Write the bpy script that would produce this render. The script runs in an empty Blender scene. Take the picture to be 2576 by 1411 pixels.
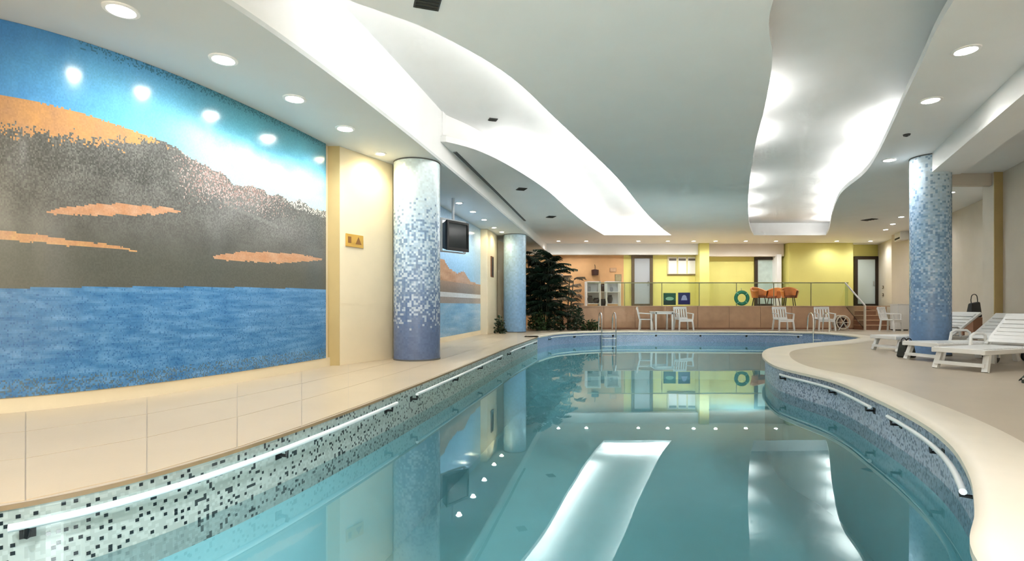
import bpy, bmesh, math, random
import numpy as np
from mathutils import Vector, Matrix, noise
from mathutils.geometry import tessellate_polygon

random.seed(7)
PI = math.pi
scene = bpy.context.scene
C = scene.collection

# ------------------------------------------------------------------ camera
F = 1300.0            # focal length in photo pixels (2576 x 1411)
CX, HZ = 1288.0, 768.0
EYE = 0.95
cam_data = bpy.data.cameras.new('camera')
cam_data.sensor_width = 36.0
cam_data.lens = F / 2576 * 36.0
cam_data.shift_y = (HZ - 705.5) / 2576
cam_data.clip_end = 200
cam = bpy.data.objects.new('camera', cam_data)
cam.location = (0, 0, EYE)
cam.rotation_euler = (PI / 2, 0, 0)
C.objects.link(cam)
scene.camera = cam

# ------------------------------------------------------------------ view and world
vs = scene.view_settings
vs.view_transform = 'Standard'
vs.look = 'None'
vs.exposure = 1.85
vs.gamma = 1.0
vs.use_curve_mapping = False
world = bpy.data.worlds.new('world')
scene.world = world
world.use_nodes = True
world.node_tree.nodes['Background'].inputs[0].default_value = (0.9, 0.95, 1.0, 1)
world.node_tree.nodes['Background'].inputs[1].default_value = 0.3
cy = scene.cycles      # light paths: enough for the bounce light of a white hall
cy.max_bounces = 6
cy.diffuse_bounces = 3
cy.glossy_bounces = 2
cy.transparent_max_bounces = 5
cy.caustics_reflective = False
cy.caustics_refractive = False
cy.adaptive_threshold = 0.12
cy.adaptive_min_samples = 20
COVE_W = 4.0         # watts per metre of cove tube
SPOT_W = 18.5         # watts per downlight

# ------------------------------------------------------------------ levels (metres, deck = 0)
WATER = -0.36
SOFFIT = 3.45
MID = 3.80
TOP = 4.35
FAR = 24.3
TERR = 0.93
TERR_Y = 20.6


def P(px, py, h=0.0):
    """the point of height h seen at a photo pixel"""
    y = F * (EYE - h) / (py - HZ)
    return Vector(((px - CX) * y / F, y, h))


def D(px, py, y):
    """the point at depth y seen at a photo pixel"""
    return Vector(((px - CX) * y / F, y, EYE - (py - HZ) * y / F))


def X(px, y):
    return (px - CX) * y / F


def bend(w, y):
    """x of the gently bending lines of the left side (wall, column row, pool edge), w metres off the hall's axis"""
    if y < w * 1.004:
        y = w * 1.004
    return (0.1877 - math.asin(w / y)) * y


def bend_y(w, px):
    return w / math.sin((1532 - px) / 1300.0)


# ------------------------------------------------------------------ materials
def lin(c):
    def f(v):
        v = v / 255.0
        return v / 12.92 if v <= 0.04045 else ((v + 0.055) / 1.055) ** 2.4
    return tuple(f(v) for v in c)


MATS = {}


def mat(name, rgb, rough=0.5, metal=0.0, emit=0.0, noise_amt=0.0, noise_scale=6.0, bump=0.0, bump_scale=40.0,
        spec=0.5, alpha=1.0, emit_rgb=None):
    if name in MATS:
        return MATS[name]
    m = bpy.data.materials.new(name)
    m.use_nodes = True
    nt = m.node_tree
    b = nt.nodes['Principled BSDF']
    col = lin(rgb)
    b.inputs['Base Color'].default_value = (*col, 1)
    b.inputs['Roughness'].default_value = rough
    b.inputs['Metallic'].default_value = metal
    b.inputs['Specular IOR Level'].default_value = spec
    b.inputs['Alpha'].default_value = alpha
    if emit:
        b.inputs['Emission Color'].default_value = (*lin(emit_rgb or rgb), 1)
        b.inputs['Emission Strength'].default_value = emit
    if noise_amt:
        tc = nt.nodes.new('ShaderNodeTexCoord')
        n = nt.nodes.new('ShaderNodeTexNoise')
        n.inputs['Scale'].default_value = noise_scale
        n.inputs['Detail'].default_value = 5
        nt.links.new(tc.outputs['Object'], n.inputs['Vector'])
        r = nt.nodes.new('ShaderNodeValToRGB')
        r.color_ramp.elements[0].position = 0.3
        r.color_ramp.elements[1].position = 0.7
        r.color_ramp.elements[0].color = (*[v * (1 - noise_amt) for v in col], 1)
        r.color_ramp.elements[1].color = (*[min(1, v * (1 + noise_amt)) for v in col], 1)
        nt.links.new(n.outputs['Fac'], r.inputs['Fac'])
        nt.links.new(r.outputs['Color'], b.inputs['Base Color'])
    if bump:
        tc = nt.nodes.new('ShaderNodeTexCoord')
        n = nt.nodes.new('ShaderNodeTexNoise')
        n.inputs['Scale'].default_value = bump_scale
        nt.links.new(tc.outputs['Object'], n.inputs['Vector'])
        bp = nt.nodes.new('ShaderNodeBump')
        bp.inputs['Strength'].default_value = bump
        bp.inputs['Distance'].default_value = 0.01
        nt.links.new(n.outputs['Fac'], bp.inputs['Height'])
        nt.links.new(bp.outputs['Normal'], b.inputs['Normal'])
    MATS[name] = m
    return m


def paint_mat(name, rough, spec=0.5):
    m = bpy.data.materials.new(name)
    m.use_nodes = True
    nt = m.node_tree
    b = nt.nodes['Principled BSDF']
    a = nt.nodes.new('ShaderNodeVertexColor')
    a.layer_name = 'paint'
    nt.links.new(a.outputs['Color'], b.inputs['Base Color'])
    b.inputs['Roughness'].default_value = rough
    b.inputs['Specular IOR Level'].default_value = spec
    MATS[name] = m
    return m


def mosaic_mat(name, light, dark, share, size, rough=0.3):
    """small tiles laid on the UV grid (metres), a share of them dark"""
    m = bpy.data.materials.new(name)
    m.use_nodes = True
    nt = m.node_tree
    b = nt.nodes['Principled BSDF']
    b.inputs['Roughness'].default_value = rough
    uv = nt.nodes.new('ShaderNodeUVMap')
    sc = nt.nodes.new('ShaderNodeVectorMath'); sc.operation = 'SCALE'
    sc.inputs['Scale'].default_value = 1.0 / size
    fl = nt.nodes.new('ShaderNodeVectorMath'); fl.operation = 'FLOOR'
    wn = nt.nodes.new('ShaderNodeTexWhiteNoise'); wn.noise_dimensions = '2D'
    nt.links.new(uv.outputs['UV'], sc.inputs[0])
    nt.links.new(sc.outputs['Vector'], fl.inputs[0])
    nt.links.new(fl.outputs['Vector'], wn.inputs['Vector'])
    r = nt.nodes.new('ShaderNodeValToRGB')
    r.color_ramp.interpolation = 'CONSTANT'
    e = r.color_ramp.elements
    e[0].position = 0.0; e[0].color = (*lin(dark), 1)
    e[1].position = share; e[1].color = (*lin(light), 1)
    e2 = e.new(share + (1 - share) * 0.5)
    e2.color = (*[v * 0.85 for v in lin(light)], 1)
    nt.links.new(wn.outputs['Value'], r.inputs['Fac'])
    nt.links.new(r.outputs['Color'], b.inputs['Base Color'])
    MATS[name] = m
    return m


WHITE = mat('white_paint', (246, 246, 245), 0.6, noise_amt=0.015, noise_scale=2)
CEIL = mat('ceiling_paint', (243, 244, 244), 0.65, noise_amt=0.015, noise_scale=1.5)
SOFT = mat('grey_soffit_paint', (212, 216, 216), 0.65, noise_amt=0.015, noise_scale=1.5)
CREAM = mat('cream_wall_paint', (234, 220, 190), 0.6, noise_amt=0.02, noise_scale=3)
BEIGE = mat('beige_wall_paint', (222, 212, 198), 0.6, noise_amt=0.02, noise_scale=3)
YELLOW = mat('yellow_wall_paint', (230, 222, 132), 0.6, noise_amt=0.03, noise_scale=1.2)
PEACH = mat('peach_wall_paint', (216, 168, 116), 0.6, noise_amt=0.1, noise_scale=1.5)
WOOD = mat('brown_wood_panel', (198, 160, 128), 0.45, noise_amt=0.08, noise_scale=4)
STEPWOOD = mat('dark_step_wood', (150, 108, 84), 0.5, noise_amt=0.1, noise_scale=5)
DECK = mat('deck_stone', (186, 172, 152), 0.38, noise_amt=0.05, noise_scale=1.3, bump=0.05)
SLAB = mat('deck_slab_stone', (196, 178, 150), 0.36, noise_amt=0.05, noise_scale=1.1, bump=0.05)
COPE = mat('coping_stone', (226, 216, 198), 0.4, noise_amt=0.04, noise_scale=2)
EDGE = mat('edge_strip', (140, 118, 88), 0.5, noise_amt=0.1, noise_scale=8)
PLASTIC = mat('white_plastic', (240, 240, 238), 0.35, noise_amt=0.01)
CHROME = mat('brushed_steel', (225, 228, 230), 0.22, metal=1.0)
RAILW = mat('white_rail', (235, 240, 242), 0.25)
BLACK = mat('black_plastic', (18, 18, 20), 0.4)
DARKW = mat('dark_brown_frame', (52, 40, 28), 0.45, noise_amt=0.1)
BROWNW = mat('brown_door_frame', (98, 82, 58), 0.45, noise_amt=0.1)
GREYD = mat('dark_grey_fabric', (52, 54, 50), 0.8, noise_amt=0.15, noise_scale=20)
POOLT = mat('pool_tile', (166, 224, 232), 0.4, noise_amt=0.03, noise_scale=2)
MOSAIC = mosaic_mat('pool_mosaic', (178, 192, 188), (58, 68, 70), 0.14, 0.019)
MOSAIC_L = mosaic_mat('pool_mosaic_plain', (178, 192, 188), (164, 178, 174), 0.2, 0.019)
MOSAIC_B = mosaic_mat('pool_mosaic_pale', (192, 202, 218), (122, 136, 160), 0.28, 0.02)
MOSAIC_F = mosaic_mat('pool_mosaic_blue', (168, 188, 220), (140, 162, 200), 0.3, 0.02)
DTILE = mat('dark_mosaic_tile', (34, 42, 46), 0.25)
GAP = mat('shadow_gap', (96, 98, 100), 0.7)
LENS = mat('downlight_lens', (255, 250, 240), 0.4, emit=30.0)
LENSW = mat('warm_downlight_lens', (255, 236, 190), 0.4, emit=18.0)
VENT = mat('vent_metal', (70, 72, 74), 0.5, metal=0.3)

# ------------------------------------------------------------------ mesh helpers


class MB:
    """collects shapes that become one mesh"""
    def __init__(s):
        s.v, s.f = [], []

    def add(s, v, f):
        o = len(s.v)
        s.v += [tuple(p) for p in v]
        s.f += [tuple(i + o for i in q) for q in f]
        return s

    def box(s, x0, x1, y0, y1, z0, z1):
        v = [(x, y, z) for z in (z0, z1) for y in (y0, y1) for x in (x0, x1)]
        return s.add(v, [(0, 2, 3, 1), (4, 5, 7, 6), (0, 1, 5, 4), (2, 6, 7, 3), (0, 4, 6, 2), (1, 3, 7, 5)])

    def obox(s, c, ax, ay, az, hx, hy, hz):
        """box with its own axes and half sizes"""
        c, ax, ay, az = map(Vector, (c, ax, ay, az))
        v = [c + ax * i * hx + ay * j * hy + az * k * hz for k in (-1, 1) for j in (-1, 1) for i in (-1, 1)]
        return s.add(v, [(0, 2, 3, 1), (4, 5, 7, 6), (0, 1, 5, 4), (2, 6, 7, 3), (0, 4, 6, 2), (1, 3, 7, 5)])

    def bar(s, a, b, w, h, up=(0, 0, 1)):
        a, b = Vector(a), Vector(b)
        t = (b - a).normalized()
        side = t.cross(Vector(up))
        if side.length < 1e-4:
            side = Vector((1, 0, 0))
        side.normalize()
        n = side.cross(t).normalized()
        return s.obox((a + b) / 2, t, side, n, (b - a).length / 2, w / 2, h / 2)

    def tube(s, pts, r, n=8, cap=True, closed=False):
        pts = [Vector(p) for p in pts]
        rings, m = [], len(pts)
        prev = None
        for i, p in enumerate(pts):
            a = pts[i - 1] if (i > 0 or closed) else p
            b = pts[(i + 1) % m] if (i < m - 1 or closed) else p
            t = (b - a).normalized()
            if prev is None:
                ref = Vector((0, 0, 1)) if abs(t.z) < 0.9 else Vector((1, 0, 0))
                u = t.cross(ref).normalized()
            else:
                u = (prev - t * prev.dot(t)).normalized()
            prev = u
            w = t.cross(u)
            rr = r[i] if isinstance(r, (list, tuple)) else r
            rings.append([p + (u * math.cos(2 * PI * k / n) + w * math.sin(2 * PI * k / n)) * rr for k in range(n)])
        v = [q for ring in rings for q in ring]
        f = []
        for i in range(m if closed else m - 1):
            j = (i + 1) % m
            for k in range(n):
                l = (k + 1) % n
                f.append((i * n + k, i * n + l, j * n + l, j * n + k))
        if cap and not closed:
            f.append(tuple(range(n - 1, -1, -1)))
            f.append(tuple((m - 1) * n + k for k in range(n)))
        return s.add(v, f)

    def cyl(s, c, r, z0, z1, n=24, r1=None):
        r1 = r if r1 is None else r1
        v = [(c[0] + r * math.cos(2 * PI * k / n), c[1] + r * math.sin(2 * PI * k / n), z0) for k in range(n)]
        v += [(c[0] + r1 * math.cos(2 * PI * k / n), c[1] + r1 * math.sin(2 * PI * k / n), z1) for k in range(n)]
        f = [(k, (k + 1) % n, n + (k + 1) % n, n + k) for k in range(n)]
        f += [tuple(range(n - 1, -1, -1)), tuple(range(n, 2 * n))]
        return s.add(v, f)

    def prism(s, poly, z0, z1):
        """vertical prism over any simple polygon in x, y"""
        n = len(poly)
        tri = tessellate_polygon([[Vector((p[0], p[1], 0)) for p in poly]])
        v = [(p[0], p[1], z0) for p in poly] + [(p[0], p[1], z1) for p in poly]
        f = [tuple(reversed(t)) for t in tri] + [tuple(i + n for i in t) for t in tri]
        f += [(k, (k + 1) % n, n + (k + 1) % n, n + k) for k in range(n)]
        return s.add(v, f)

    def sheet(s, pts, z0, z1, uv=False):
        """vertical wall sheet along a polyline"""
        n = len(pts)
        v = [(p[0], p[1], z0) for p in pts] + [(p[0], p[1], z1) for p in pts]
        return s.add(v, [(k, k + 1, n + k + 1, n + k) for k in range(n - 1)])

    def wall(s, pts, z0, z1, t):
        """wall with thickness t to the left of its direction"""
        off = offset(pts, t)
        return s.prism(list(pts) + list(reversed(off)), z0, z1)

    def mesh(s, name, smooth=False, fix=True):
        me = bpy.data.meshes.new(name)
        me.from_pydata(s.v, [], s.f)
        if fix:
            bm = bmesh.new()
            bm.from_mesh(me)
            bmesh.ops.recalc_face_normals(bm, faces=bm.faces)
            bm.to_mesh(me)
            bm.free()
        if smooth:
            me.polygons.foreach_set('use_smooth', [True] * len(me.polygons))
            me.set_sharp_from_angle(angle=math.radians(40))
        me.update()
        return me

    def build(s, name, m, parent=None, smooth=False, bevel=0.0, fix=True):
        me = s.mesh(name, smooth, fix)
        me.materials.append(m)
        o = bpy.data.objects.new(name, me)
        C.objects.link(o)
        if parent is not None:
            o.parent = parent
        if bevel:
            b = o.modifiers.new('bevel', 'BEVEL')
            b.width = bevel
            b.segments = 2
            b.limit_method = 'ANGLE'
        return o


def offset(pts, d):
    """offset a polyline by d to its left"""
    pts = [Vector((p[0], p[1])) for p in pts]
    out = []
    for i, p in enumerate(pts):
        a = pts[max(i - 1, 0)]
        b = pts[min(i + 1, len(pts) - 1)]
        t = (b - a).normalized()
        out.append((p.x - t.y * d, p.y + t.x * d))
    return out


def offset_ring(pts, d):
    pts = [Vector((p[0], p[1])) for p in pts]
    n = len(pts)
    out = []
    for i, p in enumerate(pts):
        t1 = (p - pts[i - 1]).normalized()
        t2 = (pts[(i + 1) % n] - p).normalized()
        t = (t1 + t2).normalized()
        out.append((p.x - t.y * d, p.y + t.x * d))
    return out


def spline(pts, n=8):
    """Catmull-Rom through 2D points"""
    pts = [Vector((p[0], p[1])) for p in pts]
    q = [pts[0] * 2 - pts[1]] + pts + [pts[-1] * 2 - pts[-2]]
    out = []
    for i in range(1, len(q) - 2):
        p0, p1, p2, p3 = q[i - 1:i + 3]
        for k in range(n):
            t = k / n
            out.append(0.5 * ((2 * p1) + (p2 - p0) * t + (2 * p0 - 5 * p1 + 4 * p2 - p3) * t * t
                              + (3 * p1 - p0 - 3 * p2 + p3) * t ** 3))
    out.append(pts[-1])
    return [(p.x, p.y) for p in out]


def tag(o, label=None, cat=None, group=None, kind=None):
    if label:
        o['label'] = label
    if cat:
        o['category'] = cat
    if group:
        o['group'] = group
    if kind:
        o['kind'] = kind
    return o


def thing(name, label, cat, loc=(0, 0, 0), rz=0.0, group=None):
    o = bpy.data.objects.new(name, None)
    o.empty_display_size = 0.1
    o.location = loc
    o.rotation_euler = (0, 0, rz)
    C.objects.link(o)
    return tag(o, label, cat, group)


def struct(o, label=None):
    o['kind'] = 'structure'
    if label:
        o['label'] = label
    return o


def copy_thing(root, loc, rz=None, label=None, group=None):
    r = root.copy()
    C.objects.link(r)
    r.location = loc
    if rz is not None:
        r.rotation_euler = (0, 0, rz)
    if label:
        r['label'] = label
    if group:
        r['group'] = group
    for ch in list(root.children):
        c = ch.copy()
        C.objects.link(c)
        c.parent = r
        for g in list(ch.children):
            d = g.copy()
            C.objects.link(d)
            d.parent = c
    return r


def set_paint(o, cols):
    """one colour per face"""
    me = o.data
    at = me.color_attributes.new('paint', 'FLOAT_COLOR', 'CORNER')
    counts = np.array([p.loop_total for p in me.polygons])
    arr = np.ones((len(me.loops), 4), dtype=np.float32)
    arr[:, :3] = np.repeat(np.array(cols, dtype=np.float32), counts, axis=0)
    at.data.foreach_set('color', arr.ravel())


# ------------------------------------------------------------------ cove tubes: real lamps on the ledges
def cove_lamp(a, b, watts, colour=(1, 0.985, 0.96)):
    a, b = Vector(a), Vector(b)
    L = (b - a).length
    ld = bpy.data.lights.new('cove_tube', 'AREA')
    ld.shape = 'RECTANGLE'
    ld.size = L
    ld.size_y = 0.05
    ld.energy = watts * L
    ld.color = colour
    o = bpy.data.objects.new('cove_tube', ld)
    t = (b - a).normalized()
    o.matrix_world = Matrix.Translation((a + b) / 2) @ Matrix((
        (t.x, -t.y, 0, 0), (t.y, t.x, 0, 0), (0, 0, 1, 0), (0, 0, 0, 1))) @ Matrix.Rotation(PI, 4, 'X')
    C.objects.link(o)
    return o


# ================================================================== THE SHELL
# left wall line
LW = 4.2
left_pts = [(-7.5, -3.0), (-7.5, 4.22)]
for px in range(-460, 1300, 40):
    y = bend_y(LW, px)
    left_pts.append((X(px, y), y))
left_pts.append((bend(LW, FAR), FAR))
RIGHT_NEAR = [(4.03, -3.0), (10.1, 10.2), (10.5, 11.06)]
right_pts = RIGHT_NEAR + [(10.31, 11.06), (10.58, 11.62), (11.65, 11.62), (12.66, 13.9), (13.5, 15.8), (16.2, 22.0), (17.2, FAR)]


def right_x(y):
    ys = [p[1] for p in RIGHT_NEAR] + [11.62, 13.9, 15.8, 22.0, FAR]
    xs = [p[0] for p in RIGHT_NEAR] + [11.65, 12.66, 13.5, 16.2, 17.2]
    return float(np.interp(y, ys, xs))


room = left_pts + list(reversed(right_pts))

# pool outline, read off the photo on the deck plane, then counter-clockwise from the near left corner
lefte = []
for px in range(-380, 1330, 45):
    y = bend_y(2.25, px)
    lefte.append((X(px, y), y))
rt = [P(2173, 852), P(2119, 860), P(2035, 866.5), P(1970, 874), P(1938, 880), P(1925, 889), P(1930, 904),
      P(1968, 926), P(2102, 959), P(2219, 1008), P(2328, 1063), P(2412, 1124), P(2468, 1205), P(2489, 1300), P(2493, 1411)]
rt = [(p.x, p.y) for p in rt]
rt += [(1.5, 1.35)]
fr = [P(1352, 848), P(1395, 840.5), P(1450, 837), P(1520, 835), P(1650, 834.5), P(1800, 835), P(1950, 836), P(2056, 838.5), P(2119, 843), P(2160, 848)]
fr = [(p.x, p.y) for p in fr]
far_s = spline(fr, 5)
right_s = spline(rt, 6)
NEAR_Y = 1.0
near_e = [(1.3, NEAR_Y), (-2.95, NEAR_Y)]
pool = lefte + far_s + right_s + near_e          # clockwise seen from above
n_left = len(lefte)

# floor (deck) around the pool
bmv = MB()
tri = tessellate_polygon([[Vector((p[0], p[1], 0)) for p in room], [Vector((p[0], p[1], 0)) for p in pool]])
allp = room + pool
bmv.add([(p[0], p[1], 0.0) for p in allp], tri)
floor = struct(bmv.build('floor', DECK), 'beige stone pool deck')

# deck slabs along the left side
si, so_ = [], []
station = []
y0 = 2.5
ys = []
th = (1532 - (-300)) / 1300.0
arc_px = []
px = -300.0
while px < 1345:
    arc_px.append(px)
    r = bend_y(3.2, px)
    px += 1300.0 * 0.92 / max(r * r / 3.2, 1.5)
arc_px.append(1345)


def lp(w, px):
    y = bend_y(w, px)
    return Vector((X(px, y), y))


def strip_pt(t, px):
    """t 0 at the wall, 1 at the pool edge"""
    real = (1 - t) * 4.14 + t * 2.27
    return lp(real, px)


rows = [0.0, 0.34, 0.67, 1.0]
for i in range(len(arc_px) - 1):
    for j in range(3):
        a0, a1 = arc_px[i], arc_px[i + 1]
        if strip_pt(0, a1).y > 23.5:
            continue
        q = [strip_pt(rows[j], a0), strip_pt(rows[j], a1), strip_pt(rows[j + 1], a1), strip_pt(rows[j + 1], a0)]
        c = sum(q, Vector((0, 0))) / 4
        q = [p + (c - p).normalized() * 0.006 for p in q]
        MB().prism([(p.x, p.y) for p in q], 0.0005, 0.005).build('deck_slab', SLAB, floor)


def uv_sheet(name, pts, z0, z1, m, rows=1):
    """vertical sheet with UVs in metres"""
    v, f, uv = [], [], []
    s = 0.0
    acc = [0.0]
    for i in range(1, len(pts)):
        s += math.dist(pts[i - 1][:2], pts[i][:2])
        acc.append(s)
    for i in range(len(pts) - 1):
        b = len(v)
        v += [(*pts[i][:2], z0), (*pts[i + 1][:2], z0), (*pts[i + 1][:2], z1), (*pts[i][:2], z1)]
        f.append((b, b + 1, b + 2, b + 3))
        uv += [(acc[i], z0 + 5), (acc[i + 1], z0 + 5), (acc[i + 1], z1 + 5), (acc[i], z1 + 5)]
    me = bpy.data.meshes.new(name)
    me.from_pydata(v, [], f)
    lay = me.uv_layers.new(name='UVMap')
    for i, c in enumerate(uv):
        lay.data[i].uv = c
    me.materials.append(m)
    o = bpy.data.objects.new(name, me)
    C.objects.link(o)
    return o


BAND = -0.50
left_run = lefte + [far_s[0]]
SPLIT = 19            # up to here the dark tiles are laid one by one
pool_wall_left = struct(uv_sheet('pool_wall_left', left_run[:SPLIT + 1], BAND, -0.012, MOSAIC_L), 'pale mosaic pool wall with scattered dark tiles')
struct(uv_sheet('pool_wall_side', left_run[SPLIT:], BAND, -0.012, MOSAIC), 'pale mosaic pool wall running to the far corner')
struct(uv_sheet('pool_wall_far', far_s, BAND, -0.012, MOSAIC_F), 'blue mosaic pool wall below the terrace')
struct(uv_sheet('pool_wall_right', [far_s[-1]] + right_s + [near_e[0]], BAND, -0.012, MOSAIC_B), 'pale blue mosaic wall of the curved pool side')
struct(uv_sheet('pool_wall_near', near_e + [lefte[0]], BAND, -0.012, MOSAIC), 'mosaic pool wall below the near deck')
mb = MB()
ring = pool + [pool[0]]
mb.sheet(ring, -1.7, BAND)
tri = tessellate_polygon([[Vector((p[0], p[1], 0)) for p in pool]])
mb.add([(p[0], p[1], -1.7) for p in pool], tri)
struct(mb.build('pool_basin', POOLT), 'turquoise tiled pool basin')

# brown metal edge strip on the left pool lip
mb = MB()
inner = offset(left_run, -0.012)
mb.prism(left_run + list(reversed(inner)), -0.018, 0.004)
struct(mb.build('trim_1', EDGE), 'thin brown edge strip along the left pool lip')

# coping stones on the far and right sides: a rounded band
cope_run = far_s + right_s
o1 = offset(cope_run, -0.05)
w_out = []
for i, p in enumerate(cope_run):
    w_out.append(0.40)
o2 = offset(cope_run, 0.42)
prof = [(-0.05, -0.02), (-0.05, 0.015), (-0.03, 0.032), (0.02, 0.04), (0.38, 0.03), (0.42, 0.001)]
rings = [offset(cope_run, d) for d, z in prof]
v, f = [], []
n = len(cope_run)
for (d, z), rg in zip(prof, rings):
    v += [(p[0], p[1], z) for p in rg]
for j in range(len(prof) - 1):
    for i in range(n - 1):
        f.append((j * n + i, j * n + i + 1, (j + 1) * n + i + 1, (j + 1) * n + i))
mb = MB()
mb.add(v, f)
struct(mb.build('pool_coping', COPE, smooth=True), 'cream stone coping around the curved pool edge')

# ------------------------------------------------------------------ water
wm = bpy.data.materials.new('pool_water')
wm.use_nodes = True
nt = wm.node_tree
for nd in list(nt.nodes):
    nt.nodes.remove(nd)
out = nt.nodes.new('ShaderNodeOutputMaterial')
mix = nt.nodes.new('ShaderNodeMixShader')
tr = nt.nodes.new('ShaderNodeBsdfTransparent')
tr.inputs[0].default_value = (0.76, 0.93, 0.95, 1)
gl = nt.nodes.new('ShaderNodeBsdfGlossy')
gl.inputs['Roughness'].default_value = 0.015
gl.inputs['Color'].default_value = (0.84, 0.98, 1.0, 1)
fre = nt.nodes.new('ShaderNodeFresnel')
fre.inputs['IOR'].default_value = 1.52
tc = nt.nodes.new('ShaderNodeTexCoord')
nz = nt.nodes.new('ShaderNodeTexNoise')
nz.inputs['Scale'].default_value = 0.9
nz.inputs['Detail'].default_value = 1.0
bp = nt.nodes.new('ShaderNodeBump')
bp.inputs['Strength'].default_value = 0.03
bp.inputs['Distance'].default_value = 0.05
nt.links.new(tc.outputs['Object'], nz.inputs['Vector'])
nt.links.new(nz.outputs['Fac'], bp.inputs['Height'])
nt.links.new(bp.outputs['Normal'], gl.inputs['Normal'])
nt.links.new(fre.outputs[0], mix.inputs[0])
nt.links.new(tr.outputs[0], mix.inputs[1])
nt.links.new(gl.outputs[0], mix.inputs[2])
nt.links.new(mix.outputs[0], out.inputs['Surface'])
mb = MB()
mb.add([(p[0], p[1], WATER) for p in pool], tri)
water = mb.build('pool_water', wm)
for pl in water.data.polygons:
    if pl.normal.z < 0:
        pl.flip()
tag(water, 'calm turquoise water filling the curved swimming pool', 'water', kind='stuff')

# ------------------------------------------------------------------ walls
mb = MB()
mb.wall(left_pts[1:], 0, TOP + 0.1, 0.2)
struct(mb.build('wall_left', CREAM))
mb = MB()
mb.wall(list(reversed(right_pts)), 0, TOP + 0.1, 0.2)
struct(mb.build('wall_right', BEIGE))
mb = MB()
mb.box(-7.7, 4.3, -3.2, -3.0, 0, TOP + 0.1)
mb.box(-7.7, -7.5, -3.0, 4.3, 0, TOP + 0.1)
struct(mb.build('wall_back', CREAM))

# baseboard below the murals
bb = []
for px in range(-460, 1230, 30):
    y = bend_y(LW, px)
    bb.append((X(px, y), y))
mb = MB()
mb.wall(bb, 0.0, 0.135, -0.035)
struct(mb.build('baseboard_left', CREAM))

# left piers
def pier(name, corners, z1, label):
    o = MB().prism([(c[0], c[1]) for c in corners], 0, z1).build(name, CREAM, bevel=0.008)
    return struct(o, label)


def lw(w, px):
    p = lp(w, px)
    return (p.x, p.y)


pa = P(855, 920)
pb = P(988, 902.5)
pier('wall_pier', [(pa.x, pa.y), (pb.x, pb.y), lw(4.3, 1008), (X(815, pa.y + 0.35), pa.y + 0.35), (X(818, pa.y), pa.y)], SOFFIT, 'cream pier beside the mosaic column')
pc = P(1226, 841)
pd = P(1250, 835)
pier('wall_pier', [(pc.x, pc.y), (pd.x, pd.y), lw(4.5, 1256), lw(4.45, 1208), (X(1205, pc.y), pc.y)], SOFFIT, 'cream pier before the pale blue column')

TAN = mat('tan_pier_paint', (196, 174, 122), 0.6, noise_amt=0.03, noise_scale=3)  # tan sheet over each pier's end face, darker than its sides
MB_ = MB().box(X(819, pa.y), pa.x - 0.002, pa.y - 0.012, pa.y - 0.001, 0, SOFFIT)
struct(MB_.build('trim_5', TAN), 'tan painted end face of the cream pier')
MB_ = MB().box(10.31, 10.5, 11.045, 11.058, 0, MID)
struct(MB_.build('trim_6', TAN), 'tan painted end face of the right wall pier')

# ------------------------------------------------------------------ murals: small glass tiles, one colour each
MURAL = paint_mat('mural_tiles', 0.16, 0.5)


def sm(a, b, x):
    t = min(1, max(0, (x - a) / (b - a)))
    return t * t * (3 - 2 * t)


def mixc(a, b, t):
    return tuple(x + (y - x) * t for x, y in zip(a, b))


def nz2(x, y, s=0.0):
    return noise.noise((x, y, s))


def fbm(x, y, s=0.0):
    return noise.fractal((x, y, s), 1.0, 2.0, 5)


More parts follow.
